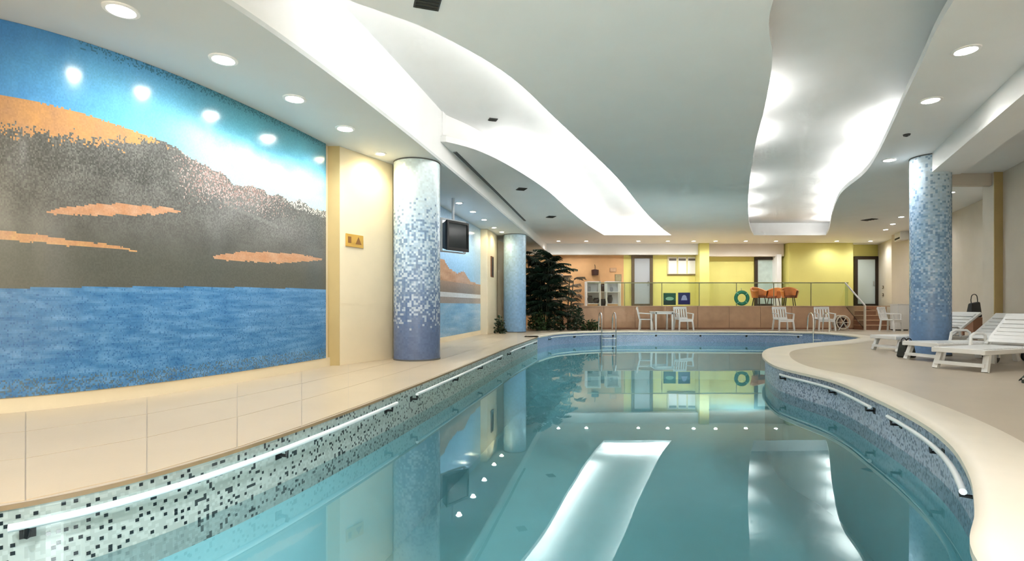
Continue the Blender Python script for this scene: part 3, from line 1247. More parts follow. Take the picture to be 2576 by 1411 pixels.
def grab_rail(run, label, z=-0.085, r=0.019, every=1.15, inset=0.075):
    ins = offset(run, -inset)
    base = Vector((ins[0][0], ins[0][1], z))
    t = thing('grab_rail', label, 'rail', base, 0, 'grab rails on the pool walls')
    MB().tube([Vector((p[0], p[1], z)) - base for p in ins], r, 10).build('rail_tube', RAILW, t, smooth=True)
    s_, nxt = 0.0, 0.12
    tot = sum(math.dist(ins[i], ins[i + 1]) for i in range(len(ins) - 1))
    nb = max(2, round(tot / every) + 1)
    marks = [0.1 + (tot - 0.2) * k / (nb - 1) for k in range(nb)]
    for i in range(len(ins) - 1):
        d = math.dist(ins[i], ins[i + 1])
        while marks and s_ + d >= marks[0]:
            a, w = Vector((*ins[i], z)) - base, Vector((*run[i], z)) - base
            mb = MB()
            mb.tube([a + Vector((0, 0, -0.012)), a + Vector((0, 0, -0.055)), w + Vector((0, 0, -0.055))], 0.013, 6)
            mb.obox(w + Vector((0, 0, -0.055)), (w - a).normalized(), (0, 0, 1), (w - a).normalized().cross(Vector((0, 0, 1))), 0.006, 0.03, 0.03)
            mb.build('bracket', BLACK, t)
            marks.pop(0)
        s_ += d
    return t


LR = dense(left_run, 0.1)
grab_rail(cut(LR, lambda p: 18 < ppx(p) < 985), 'long white grab rail on the mosaic wall opposite the mountain mural', every=1.6)
grab_rail(cut(LR, lambda p: 1030 < ppx(p) < 1256), 'white grab rail on the pool wall beside the stout mosaic column', every=1.5)
grab_rail(cut(LR, lambda p: 1276 < ppx(p) < 1346), 'white grab rail on the pool wall near the palm plants', every=1.8)
FS = dense(far_s, 0.1)
grab_rail(cut(FS, lambda p: 1378 < ppx(p) < 2022), 'long grab rail on the pool wall below the terrace', every=1.5)
RS = dense(right_s, 0.08)
lobe = [p for p in RS if p[1] < 8.3]
grab_rail([p for p in lobe if 5.2 < p[1] < 7.75], 'white grab rail on the curved wall beside the loungers')
grab_rail([p for p in lobe if 2.75 < p[1] < 4.85], 'bent white grab rail on the tightest bend of the pool wall')

# ------------------------------------------------------------------ pool ladders
def ladder(loc, rz, label, gap=0.5):
    t = thing('pool_ladder', label, 'ladder', loc, rz, 'pool ladders')
    for s_ in (-1, 1):
        pts = [(s_ * gap / 2, 0.55, 0.0)]
        for k in range(13):
            a = PI * k / 12
            pts.append((s_ * gap / 2, 0.18 + 0.30 * math.cos(a), 0.42 + 0.24 * math.sin(a)))
        pts += [(s_ * gap / 2, -0.12, 0.0), (s_ * gap / 2, -0.12, -1.2)]
        MB().tube(pts, 0.021, 8).build('handrail', CHROME, t, smooth=True)
        MB().cyl((s_ * gap / 2, 0.55), 0.045, 0, 0.015, 16).build('floor_flange', CHROME, t)
    for z in (-0.25, -0.55, -0.85):
        MB().box(-gap / 2, gap / 2, -0.16, -0.08, z - 0.015, z + 0.015).build('rung', PLASTIC, t)
    return t


yl = 18.45
ladder((X(1530, yl), yl, 0.03), 0.0, 'steel pool ladder on the far pool edge before the terrace')
yl = 17.55
ladder((X(2063, yl), yl, 0.03), -0.25, 'steel pool ladder in the far corner of the pool by the hose reel', 0.48)

# ------------------------------------------------------------------ chairs and tables
def plastic_chair(name, label, loc, rz, group=None, arms=True):
    """front of the chair faces -y"""
    t = thing(name, label, 'chair', loc, rz, group)
    W = 0.27
    MB().box(-W, W, -0.25, 0.22, 0.40, 0.435).build('seat', PLASTIC, t, bevel=0.012)
    MB().box(-W, W, -0.25, -0.23, 0.33, 0.40).build('apron', PLASTIC, t)
    b = MB()
    b.add([(-W, 0.20, 0.42), (W, 0.20, 0.42), (W, 0.235, 0.42), (-W, 0.235, 0.42),
           (-W * 0.95, 0.30, 0.52), (W * 0.95, 0.30, 0.52), (W * 0.95, 0.335, 0.52), (-W * 0.95, 0.335, 0.52)],
          [(0, 1, 5, 4), (2, 3, 7, 6), (1, 2, 6, 5), (3, 0, 4, 7), (0, 3, 2, 1), (4, 5, 6, 7)])
    br = MB().add([(-W, 0.20, 0.43), (W, 0.20, 0.43), (W, 0.23, 0.43), (-W, 0.23, 0.43),
                   (-W, 0.22, 0.50), (W, 0.22, 0.50), (W, 0.25, 0.50), (-W, 0.25, 0.50)],
                  [(0, 1, 5, 4), (2, 3, 7, 6), (1, 2, 6, 5), (3, 0, 4, 7), (0, 3, 2, 1), (4, 5, 6, 7)]).build('back_lower_rail', PLASTIC, t)
    MB().obox((0, 0.315, 0.845), (1, 0, 0), (0, 0.97, 0.24), (0, -0.24, 0.97), W, 0.015, 0.05).build('back_upper_rail', PLASTIC, t, bevel=0.01)
    for s_ in (-1, 1):
        MB().bar((s_ * (W - 0.03), 0.225, 0.45), (s_ * (W - 0.03), 0.315, 0.86), 0.05, 0.03, (0, 1, 0)).build('back_stile', PLASTIC, t)
    for k in range(4):
        x_ = -0.145 + 0.097 * k
        MB().bar((x_, 0.235, 0.49), (x_, 0.305, 0.81), 0.055, 0.016, (0, 1, 0)).build('back_slat', PLASTIC, t)
    for sx in (-1, 1):
        for sy, yy in ((-1, -0.22), (1, 0.19)):
            MB().bar((sx * (W - 0.02), yy, 0.41), (sx * (W + 0.015), yy + sy * 0.035, 0.0), 0.05, 0.05, (0, 1, 0)).build('leg', PLASTIC, t)
        if arms:
            mb = MB()
            mb.bar((sx * (W + 0.02), -0.22, 0.63), (sx * (W - 0.01), 0.27, 0.66), 0.055, 0.03)
            mb.bar((sx * (W + 0.02), -0.22, 0.63), (sx * (W - 0.005), -0.22, 0.40), 0.05, 0.035, (0, 1, 0))
            mb.build('armrest', PLASTIC, t)
    return t


ch = plastic_chair('plastic_chair', 'white plastic armchair at the table, beside the grey glass door', (X(1624, 19.7), 19.7, 0), 1.25, 'white plastic chairs')
copy_thing(ch, (X(1719, 19.75), 19.75, 0), 0.12, 'white plastic armchair at the table, below the blue sign')
copy_thing(ch, (X(1970, 19.45), 19.45, 0), 0.0, 'white plastic chair standing alone before the orange chairs')
copy_thing(ch, (X(2074, 19.6), 19.6, 0), -0.2, 'white plastic chair with the hose reel at its side')
copy_thing(ch, (X(2240, 18.9), 18.9, 0), 0.5, 'white plastic chair beside the white cabinet and brown steps')

tb = thing('plastic_table', 'white plastic table between two armchairs before the terrace', 'table', (X(1664, 19.75), 19.75, 0))
MB().box(-0.36, 0.36, -0.4, 0.4, 0.69, 0.72).build('table_top', PLASTIC, tb, bevel=0.012)
MB().box(-0.33, 0.33, -0.37, -0.35, 0.62, 0.69).build('apron', PLASTIC, tb)
MB().box(-0.33, 0.33, 0.35, 0.37, 0.62, 0.69).build('apron', PLASTIC, tb)
for sx in (-1, 1):
    for sy in (-1, 1):
        MB().box(sx * 0.31 - 0.03, sx * 0.31 + 0.03, sy * 0.34 - 0.03, sy * 0.34 + 0.03, 0, 0.69).build('leg', PLASTIC, tb)

# orange tub chairs on the terrace
ORANGE = mat('orange_plastic', (226, 132, 52), 0.4, noise_amt=0.08)
RUST = mat('rust_seat', (168, 84, 44), 0.5, noise_amt=0.1)


def tub_chair(loc, rz, label):
    t = thing('tub_chair', label, 'chair', loc, rz, 'orange tub chairs on the terrace')
    v, f = [], []
    n_ = 20
    for k in range(n_ + 1):
        a = math.radians(-40 + 260 * k / n_)
        h = 0.62 + 0.16 * max(0, math.sin(a))
        for r_, z_ in ((0.24, 0.36), (0.29, h), (0.33, h + 0.02), (0.35, h - 0.02), (0.28, 0.33)):
            v.append((r_ * math.cos(a), r_ * math.sin(a), z_))
    for k in range(n_):
        for j in range(4):
            f.append((k * 5 + j, (k + 1) * 5 + j, (k + 1) * 5 + j + 1, k * 5 + j + 1))
    MB().add(v, f).build('shell_back', ORANGE, t, smooth=True)
    MB().cyl((0, 0), 0.27, 0.36, 0.43, 24, 0.26).build('seat', RUST, t, smooth=True)
    for k in range(4):
        a = PI / 4 + k * PI / 2
        MB().tube([(0.2 * math.cos(a), 0.2 * math.sin(a), 0.37), (0.27 * math.cos(a), 0.27 * math.sin(a), 0)], 0.018, 8).build('leg', DARKW, t)
    return t


tub_chair((X(1910, 21.5), 21.5, TERR), 0.3, 'orange tub chair on the terrace beside the green ring')
tub_chair((X(1946, 22.5), 22.5, TERR), -0.9, 'orange tub chair on the terrace before the white post')
tub_chair((X(1986, 21.6), 21.6, TERR), -0.3, 'orange tub chair on the terrace before the yellow projecting wall')

# life ring on the balustrade
lr = thing('life_ring', 'green life ring hung on the glass balustrade', 'life ring', D(1866, 768, TERR_Y - 0.08))
R_ = 0.235
GREEN = mat('green_ring', (40, 136, 104), 0.45, noise_amt=0.06)
MB().tube([(R_ * math.cos(2 * PI * k / 32), 0, 0.29 + R_ * math.sin(2 * PI * k / 32)) for k in range(32)], 0.068, 12, closed=True).build('ring', GREEN, lr, smooth=True)
for k in range(4):
    a = PI / 4 + k * PI / 2
    c = Vector((R_ * math.cos(a), 0, 0.29 + R_ * math.sin(a)))
    tt = Vector((-math.sin(a), 0, math.cos(a)))
    uu = Vector((math.cos(a), 0, math.sin(a)))
    MB().tube([c + (uu * math.cos(2 * PI * j / 12) + Vector((0, 1, 0)) * math.sin(2 * PI * j / 12)) * 0.071 + tt * 0.0 for j in range(12)], 0.012, 6, closed=True).build('band', mat('pale_green', (150, 216, 186), 0.5), lr)
MB().cyl((0, 0), 0.001, 0.0, 0.001, 4)
mb = MB()
mb.tube([(0, 0.03, 0.29 + R_ + 0.06), (0, 0.06, 0.29 + R_ + 0.16)], 0.012, 6)
mb.build('hook', CHROME, lr)

# two small boards with pale emblems on the balustrade glass
def board(px0, px1, py0, py1, rgb, dark, pale, shape, label):
    y = TERR_Y - 0.0
    a, b = D(px0, py1, y), D(px1, py0, y)
    w, h = b.x - a.x, b.z - a.z
    t = thing('sign_board', label, 'sign', ((a.x + b.x) / 2, y, a.z), 0, 'small boards on the balustrade')
    MB().box(-w / 2, w / 2, -0.012, 0.012, 0, h).build('board_panel', mat('board_%d' % px0, rgb, 0.4), t, bevel=0.004)
    MB().box(-w / 2 + 0.01, w / 2 - 0.01, -0.016, -0.0121, 0.01, h * 0.36).build('lower_field', mat('board_low_%d' % px0, dark, 0.4), t)
    pts = []
    if shape == 'oval':
        pts = [(w * 0.33 * math.cos(2 * PI * k / 24), h * 0.53 + h * 0.15 * math.sin(2 * PI * k / 24)) for k in range(24)]
    else:
        pts = [(w * 0.26, h * 0.36), (w * 0.22, h * 0.55)] + [(w * 0.19 * math.cos(PI * k / 10), h * 0.6 + h * 0.2 * math.sin(PI * k / 10)) for k in range(11)] + [(-w * 0.22, h * 0.55), (-w * 0.26, h * 0.36)]
    n_ = len(pts)
    v_ = [(p[0], -0.0165, p[1]) for p in pts] + [(p[0], -0.0122, p[1]) for p in pts]
    f_ = [tuple(range(n_)), tuple(range(2 * n_ - 1, n_ - 1, -1))] + [(k, n_ + k, n_ + (k + 1) % n_, (k + 1) % n_) for k in range(n_)]
    MB().add(v_, f_).build('emblem', mat('board_pale_%d' % px0, pale, 0.5), t)


board(1669, 1700, 737, 767, (38, 96, 72), (22, 50, 44), (150, 206, 172), 'oval', 'dark green board with a pale oval above the table')
board(1706, 1736, 736, 766, (42, 52, 104), (28, 30, 96), (168, 180, 214), 'bell', 'navy blue board with a pale bell shape above the armchair')

# notice with three sheets on the yellow wall
nb = thing('notice_board', 'white notice board of three sheets on the yellow wall', 'notice board', D(1716, 690, FAR - 0.02))
MB().box(-0.70, 0.70, -0.01, 0.01, 0.0, 0.86).build('backing', mat('pale_board', (222, 212, 160), 0.6), nb)
MB().box(-0.70, 0.70, -0.035, 0.0, -0.035, 0.005).build('ledge', BROWNW, nb)
for k in range(3):
    x_ = -0.45 + 0.45 * k
    sh = MB().box(x_ - 0.19, x_ + 0.19, -0.018, -0.011, 0.03, 0.80).build('sheet', PLASTIC, nb)
    MB().box(x_ - 0.17, x_ + 0.17, -0.021, -0.0185, 0.64, 0.74).build('heading_strip', mat('grey_print', (92, 84, 76), 0.6), sh)

# hose reel
hr = thing('hose_reel', 'round pale hose reel on the deck beside the steps', 'hose reel', (X(2116, 19.75), 19.75, 0))
for yy in (-0.12, 0.12):
    MB().tube([(0.25 * math.cos(2 * PI * k / 28), yy, 0.30 + 0.25 * math.sin(2 * PI * k / 28)) for k in range(28)], 0.026, 8, closed=True).build('wheel_rim', COPE, hr, smooth=True)
    for k in range(3):
        a = PI * k / 3
        MB().bar((0.24 * math.cos(a), yy, 0.3 + 0.24 * math.sin(a)), (-0.24 * math.cos(a), yy, 0.3 - 0.24 * math.sin(a)), 0.02, 0.02, (0, 1, 0)).build('spoke', COPE, hr)
HOSE = mat('dark_hose', (86, 62, 52), 0.6)
mb = MB()
for k in range(5):
    mb.tube([(0.17 * math.cos(2 * PI * j / 20), -0.08 + 0.04 * k, 0.3 + 0.17 * math.sin(2 * PI * j / 20)) for j in range(20)], 0.022, 6, closed=True)
mb.build('hose_coil', HOSE, hr, smooth=True)
for s_ in (-1, 1):
    MB().tube([(s_ * 0.2, -0.16, 0.0), (0, -0.16, 0.3), (0, 0.16, 0.3), (s_ * 0.2, 0.16, 0.0)], 0.014, 6).build('stand_leg', CHROME, hr)

# white cabinet by the right wall
cb = thing('storage_cabinet', 'narrow white cabinet beside the blue mosaic column', 'cabinet', (X(2263, 19.6), 19.6, 0))
MB().box(-0.22, 0.22, -0.2, 0.2, 0.04, 0.98).build('body', PLASTIC, cb, bevel=0.01)
MB().box(-0.20, 0.20, -0.215, -0.2, 0.06, 0.94).build('door', PLASTIC, cb)
MB().box(-0.23, 0.23, -0.22, 0.21, 0.98, 1.0).build('cabinet_top', PLASTIC, cb)
MB().box(-0.19, 0.19, -0.17, 0.19, 0.0, 0.04).build('plinth', GREYD, cb)

# right wall fittings near the terrace
def on_right(y):
    return right_x(y)


p_ = (on_right(20.2) - 0.02, 20.2, EYE + (768 - 605) * 20.2 / F)
ac = thing('wall_box', 'white fitting high on the wall past the blue mosaic column', 'wall unit', p_, -0.41)
MB().box(-0.28, 0.0, -0.4, 0.4, 0.0, 0.42).build('housing', PLASTIC, ac, bevel=0.02)
MB().box(-0.285, -0.279, -0.34, 0.34, 0.05, 0.12).build('grille', GREYD, ac)
for py, lab in ((722, 'upper switch plate on the wall beside the frosted glass door'), (741, 'lower switch plate on the wall beside the frosted glass door')):
    q_ = (on_right(23.4) - 0.005, 23.4, EYE + (768 - py) * 23.4 / F)
    sw = thing('switch_plate', lab, 'switch', q_, -0.41)
    MB().box(-0.02, 0.0, -0.1, 0.1, -0.06, 0.06).build('plate', BROWNW, sw)
    MB().box(-0.026, -0.02, -0.05, 0.05, -0.03, 0.03).build('rocker', COPE, sw)

# far right wall pillar
mb = MB()
mb.prism([(X(2243, 21.0), 21.0), (X(2285, 20.0) , 20.0), (right_x(20.0) + 0.15, 20.0), (right_x(21.1) + 0.1, 21.1)], 0, MID)
struct(mb.build('wall_pier', BEIGE), 'beige pier on the right wall near the terrace')

# ------------------------------------------------------------------ sun loungers
def lounger(loc, rz, label):
    t = thing('sun_lounger', label, 'sun lounger', loc, rz, 'white sun loungers by the pool')
    L0, LB, W = 0.0, 1.30, 0.31
    for s_ in (-1, 1):
        MB().box(L0, 1.95, s_ * W - 0.025, s_ * W + 0.025, 0.245, 0.315).build('side_rail', PLASTIC, t, bevel=0.01)
        MB().bar((0.16, s_ * (W - 0.02), 0.27), (0.06, s_ * (W - 0.0), 0.0), 0.06, 0.07, (0, 1, 0)).build('leg', PLASTIC, t)
        MB().bar((1.52, s_ * (W - 0.02), 0.27), (1.58, s_ * (W - 0.0), 0.0), 0.06, 0.07, (0, 1, 0)).build('leg', PLASTIC, t)
        mb = MB()
        mb.tube([(1.0, s_ * (W + 0.03), 0.30), (1.04, s_ * (W + 0.035), 0.46), (1.12, s_ * (W + 0.035), 0.50), (1.36, s_ * (W + 0.035), 0.50), (1.42, s_ * (W + 0.03), 0.46), (1.44, s_ * (W + 0.03), 0.30)], 0.022, 8)
        mb.build('armrest', PLASTIC, t, smooth=True)
        MB().tube([(1.72, s_ * (W + 0.055), 0.09 + 0.0), (1.72, s_ * (W + 0.015), 0.09)], 0.088, 18).build('wheel', BLACK, t)
        MB().bar((1.72, s_ * W, 0.25), (1.72, s_ * W, 0.09), 0.05, 0.04, (0, 1, 0)).build('wheel_strut', PLASTIC, t)
    MB().box(0.03, 0.10, -W, W, 0.07, 0.12).build('foot_brace', PLASTIC, t)
    MB().box(0.0, 0.05, -W, W, 0.25, 0.325).build('end_rail', PLASTIC, t, bevel=0.01)
    MB().box(1.90, 1.95, -W, W, 0.25, 0.31).build('end_rail', PLASTIC, t)
    for k in range(13):
        x_ = 0.065 + k * 0.096
        MB().box(x_, x_ + 0.082, -W + 0.02, W - 0.02, 0.305, 0.325).build('slat', PLASTIC, t)
    a = math.radians(36)
    e = Vector((math.cos(a), 0, math.sin(a)))
    n_ = Vector((-math.sin(a), 0, math.cos(a)))
    o0 = Vector((LB + 0.02, 0, 0.325))
    bk = MB()
    for s_ in (-1, 1):
        bk.obox(o0 + e * 0.38 + Vector((0, s_ * (W - 0.03), 0)), e, (0, 1, 0), n_, 0.38, 0.025, 0.022)
    bk.obox(o0 + e * 0.76, e, (0, 1, 0), n_, 0.035, W, 0.026)
    b_ = bk.build('backrest', PLASTIC, t, bevel=0.008)
    for k in range(7):
        bend_ = 0.018 * (k - 3) ** 2 / 9
        MB().obox(o0 + e * (0.07 + 0.1 * k) + n_ * (0.012 + bend_), e, (0, 1, 0), n_, 0.043, W - 0.05, 0.009).build('back_slat', PLASTIC, b_)
    MB().tube([o0 + e * 0.5 - n_ * 0.02, Vector((1.80, 0, 0.29))], 0.014, 6).build('prop', CHROME, t)
    return t


la = lounger((6.5, 7.55, 0), math.radians(22), 'white slatted sun lounger nearest the grab rails and the dark slipper')
copy_thing(la, (6.98, 8.85, 0), math.radians(9), 'white slatted sun lounger standing just before the blue mosaic column')
copy_thing(la, (7.74, 10.80, 0), math.radians(6), 'white slatted sun lounger passing behind the blue mosaic column')

# dark bag between the loungers
bg = thing('beach_bag', 'dark grey beach bag on the deck between two loungers', 'bag', (X(2280, 9.45), 9.45, 0), 0.2)
MB().add([(-0.13, -0.1, 0), (0.13, -0.1, 0), (0.13, 0.1, 0), (-0.13, 0.1, 0), (-0.10, -0.06, 0.3), (0.11, -0.06, 0.28), (0.11, 0.06, 0.28), (-0.10, 0.06, 0.3)],
         [(0, 3, 2, 1), (4, 5, 6, 7), (0, 1, 5, 4), (1, 2, 6, 5), (2, 3, 7, 6), (3, 0, 4, 7)]).build('bag_body', GREYD, bg, bevel=0.03)
for s_ in (-1, 1):
    MB().tube([(-0.06, s_ * 0.05, 0.27)] + [(0.06 * math.cos(PI - PI * k / 8), s_ * 0.05, 0.28 + 0.07 * math.sin(PI * k / 8)) for k in range(9)] + [(0.06, s_ * 0.05, 0.27)], 0.008, 6).build('handle', BLACK, bg)

# wooden stand with a black handbag in the recess
yb = 12.6
stx = X(2452, yb)
sd = thing('wooden_stand', 'brown wooden stand in the wall recess behind the loungers', 'stand', (stx, yb, 0))
MB().box(-0.2, 0.2, -0.18, 0.18, 0.62, 0.66).build('stand_top', STEPWOOD, sd)
MB().box(-0.17, 0.17, -0.15, 0.15, 0.3, 0.62).build('drawer_box', STEPWOOD, sd)
for sx in (-1, 1):
    for sy in (-1, 1):
        MB().box(sx * 0.16 - 0.02, sx * 0.16 + 0.02, sy * 0.14 - 0.02, sy * 0.14 + 0.02, 0, 0.62).build('leg', STEPWOOD, sd)
hb = thing('handbag', 'black handbag with a tall handle on the brown wooden stand', 'bag', (stx - 0.02, yb, 0.66), 0.2)
MB().add([(-0.17, -0.08, 0), (0.17, -0.08, 0), (0.17, 0.08, 0), (-0.17, 0.08, 0), (-0.12, -0.05, 0.34), (0.14, -0.05, 0.38), (0.14, 0.05, 0.38), (-0.12, 0.05, 0.34)],
         [(0, 3, 2, 1), (4, 5, 6, 7), (0, 1, 5, 4), (1, 2, 6, 5), (2, 3, 7, 6), (3, 0, 4, 7)]).build('bag_body', BLACK, hb, bevel=0.03)
MB().tube([(-0.08, 0, 0.33), (-0.09, 0, 0.42)] + [(0.01 + 0.09 * math.cos(PI - PI * k / 8), 0, 0.48 + 0.08 * math.sin(PI * k / 8)) for k in range(9)] + [(0.11, 0, 0.42), (0.11, 0, 0.36)], 0.01, 6).build('handle', GREYD, hb)

# dark slipper on the deck at the picture's edge
slp = P(2572, 962)
DG = mat('dark_green_rubber', (24, 44, 32), 0.6)
sl = thing('slipper', 'dark green slipper lying on the deck before the loungers', 'slipper', (slp.x + 0.07, slp.y, 0), 0.5)
sole = [(0.14 * math.cos(2 * PI * k / 20), 0.05 * math.sin(2 * PI * k / 20) * (1 + 0.15 * math.cos(2 * PI * k / 20))) for k in range(20)]
MB().prism(sole, 0.0, 0.03).build('sole', DG, sl, bevel=0.006)
v, f = [], []
for i in range(5):
    for k in range(9):
        a = PI * k / 8
        w_ = 0.052 + 0.004 * i
        v.append((-0.12 + 0.04 * i, w_ * math.cos(a), 0.02 + (0.045 + 0.012 * i) * math.sin(a)))
for i in range(4):
    for k in range(8):
        f.append((i * 9 + k, i * 9 + k + 1, (i + 1) * 9 + k + 1, (i + 1) * 9 + k))
MB().add(v, f).build('strap', DG, sl, smooth=True)

# ------------------------------------------------------------------ television by the headland mural
tvp = D(1146, 632, 12.0)
tv = thing('television', 'black box television hung on a silver bracket before the headland mural', 'television', tvp, math.radians(52))
# screen faces local -y
bw, bh = 0.36, 0.68
MB().add([(-bw, -0.05, 0), (bw, -0.05, 0), (bw, -0.05, bh), (-bw, -0.05, bh), (-bw * 0.6, 0.38, 0.12), (bw * 0.6, 0.38, 0.12), (bw * 0.6, 0.38, bh - 0.1), (-bw * 0.6, 0.38, bh - 0.1)],
         [(0, 3, 2, 1), (4, 5, 6, 7), (0, 1, 5, 4), (1, 2, 6, 5), (2, 3, 7, 6), (3, 0, 4, 7)]).build('cabinet', BLACK, tv, bevel=0.02)
fr_ = MB()
fr_.box(-bw, bw, -0.09, -0.05, 0, 0.07).box(-bw, bw, -0.09, -0.05, bh - 0.05, bh).box(-bw, -bw + 0.05, -0.09, -0.05, 0.07, bh - 0.05).box(bw - 0.05, bw, -0.09, -0.05, 0.07, bh - 0.05)
fr_.build('bezel', BLACK, tv)
MB().box(-bw + 0.05, bw - 0.05, -0.07, -0.052, 0.07, bh - 0.05).build('screen', mat('dark_screen', (38, 44, 48), 0.12), tv)
SILVER = mat('silver_paint', (214, 220, 226), 0.35)
ztop = SOFFIT - tvp.z - 0.002
mb = MB()
mb.bar((-bw - 0.03, 0.08, -0.02), (-bw - 0.03, 0.08, bh + 0.06), 0.05, 0.05, (0, 1, 0))
mb.bar((bw + 0.03, 0.08, -0.02), (bw + 0.03, 0.08, bh + 0.06), 0.05, 0.05, (0, 1, 0))
mb.bar((-bw - 0.03, 0.08, bh + 0.04), (bw + 0.03, 0.08, bh + 0.04), 0.05, 0.04)
mb.bar((-bw - 0.03, 0.08, -0.02), (bw + 0.03, 0.08, -0.02), 0.05, 0.03)
mb.bar((0, 0.08, bh + 0.04), (0, 0.08, ztop), 0.05, 0.05, (0, 1, 0))
mb.build('bracket', SILVER, tv)

# plaques on the piers
GOLD = mat('gold_plaque', (222, 176, 84), 0.35, metal=0.4)
e1 = Vector((pb.x - pa.x, pb.y - pa.y, 0)).normalized()
m0 = Vector((pa.x, pa.y, 0))


def on_pier(px, base, e, py):
    k = (px - CX) / F
    t_ = (k * base.y - base.x) / (e.x - k * e.y)
    q_ = base + e * t_
    return Vector((q_.x, q_.y, EYE - (py - HZ) * q_.y / F))


g0, g1 = on_pier(869, m0, e1, 622), on_pier(912, m0, e1, 622)
gl_ = thing('wall_plaque', 'small gold plaque with dark marks on the cream pier', 'plaque', (g0 + g1) / 2, math.atan2(e1.y, e1.x))
gw = (g1 - g0).length / 2
MB().box(-gw, gw, -0.02, 0.0, 0, 0.205).build('plate', GOLD, gl_, bevel=0.004)
mk = mat('bronze_mark', (136, 94, 40), 0.5)
MB().box(-gw * 0.8, -gw * 0.45, -0.024, -0.0201, 0.06, 0.16).build('mark', mk, gl_)
mb = MB()
mb.add([(gw * 0.05, -0.024, 0.05), (gw * 0.75, -0.024, 0.05), (gw * 0.4, -0.024, 0.17), (gw * 0.05, -0.0201, 0.05), (gw * 0.75, -0.0201, 0.05), (gw * 0.4, -0.0201, 0.17)],
       [(0, 1, 2), (5, 4, 3), (0, 3, 4, 1), (1, 4, 5, 2), (2, 5, 3, 0)])
mb.build('mark', mk, gl_)
e2 = Vector((pd.x - pc.x, pd.y - pc.y, 0)).normalized()
m1 = Vector((pc.x, pc.y, 0))
g0, g1 = on_pier(1234, m1, e2, 697), on_pier(1240, m1, e2, 697)
gl2 = thing('wall_plaque', 'tall narrow brown plaque on the pier beside the pale blue column', 'plaque', (g0 + g1) / 2, math.atan2(e2.y, e2.x))
gw = (g1 - g0).length / 2
MB().box(-gw, gw, -0.03, 0.0, 0, 0.70).build('plate', mat('brown_plaque', (120, 76, 50), 0.5), gl2, bevel=0.005)
MB().box(-gw * 0.7, gw * 0.7, -0.034, -0.0301, 0.04, 0.66).build('face', DARKW, gl2)

# ceiling vents and sensors
def vent(px, py, h, w, d, label, name='ceiling_vent', rz=0.3):
    p = P(px, py, h)
    t = thing(name, label, 'vent', p, rz)
    MB().box(-w / 2, w / 2, -d / 2, d / 2, -0.012, 0.0).build('vent_frame', VENT, t)
    for k in range(4):
        y_ = -d / 2 + d * (k + 0.5) / 4
        MB().box(-w / 2 + 0.015, w / 2 - 0.015, y_ - d * 0.06, y_ + d * 0.06, -0.02, -0.0121).build('louvre', GREYD, t)
    return t


vent(1075, 6, MID, 0.24, 0.2, 'dark square vent in the wavy central ceiling panel')
vent(1240, 300, TOP, 0.16, 0.12, 'dark vent inside the bright ceiling cove')
vent(1312, 475, MID, 0.22, 0.25, 'small grey vent near the white beam and the palm side')
vent(1386, 545, MID, 0.25, 0.3, 'small grey vent before the palm plants')
vent(2187, 552, MID, 0.28, 0.4, 'small dark vent in the ceiling near the terrace steps')
s_p = P(2281, 338, MID)
se = thing('smoke_detector', 'small grey smoke detector in the ceiling before the blue mosaic column', 'detector', s_p)
MB().cyl((0, 0), 0.045, -0.025, 0.0, 20, 0.055).build('housing', VENT, se)
MB().cyl((0, 0), 0.02, -0.035, -0.025, 12).build('sensor_cap', GREYD, se)

# ------------------------------------------------------------------ shelves in the peach alcove
def rack(px0, px1, py0, label, y=23.4):
    x0, x1 = X(px0, y), X(px1, y)
    h = EYE + (768 - py0) * y / F - TERR
    t = thing('metal_rack', label, 'rack', ((x0 + x1) / 2, y, TERR))
    w = (x1 - x0) / 2
    for sx in (-1, 1):
        for sy in (-1, 1):
            MB().box(sx * w - 0.03, sx * w + 0.03, sy * 0.18 - 0.02, sy * 0.18 + 0.02, 0, h).build('upright', PLASTIC, t)
    for z in (0.08, h * 0.55, h - 0.03):
        MB().box(-w, w, -0.2, 0.2, z, z + 0.03).build('shelf', PLASTIC, t)
    MB().box(-w, w, 0.185, 0.195, 0.1, h - 0.03).build('back_panel', mat('pale_grey_panel', (204, 204, 210), 0.6), t)
    return t, h


r1, h1 = rack(1474, 1508, 708, 'white metal rack with dark pots, next to the dried fronds')
r2, h2 = rack(1524, 1558, 708, 'white metal rack with dark pots, next to the yellow wall')
POT = mat('dark_pot', (44, 34, 36), 0.5)


def pot(x_, y_, z_, r_, h_, label, m=POT):
    t = thing('dark_pot', label, 'pot', (x_, y_, z_), 0, 'pots in the peach alcove')
    prof = [(0.6, 0), (0.85, 0.3), (1.0, 0.6), (0.8, 0.85), (0.7, 0.92), (0.78, 1.0)]
    n_ = 16
    v_, f_ = [], []
    for r__, z__ in prof:
        v_ += [(r_ * r__ * math.cos(2 * PI * k / n_), r_ * r__ * math.sin(2 * PI * k / n_), h_ * z__) for k in range(n_)]
    for j in range(len(prof) - 1):
        f_ += [(j * n_ + k, j * n_ + (k + 1) % n_, (j + 1) * n_ + (k + 1) % n_, (j + 1) * n_ + k) for k in range(n_)]
    f_.append(tuple(range(n_ - 1, -1, -1)))
    MB().add(v_, f_).build('vessel', m, t, smooth=True)
    MB().tube([(r_ * 0.78 * math.cos(2 * PI * k / n_), r_ * 0.78 * math.sin(2 * PI * k / n_), h_) for k in range(n_)], r_ * 0.07, 6, closed=True).build('rim', m, t)
    return t


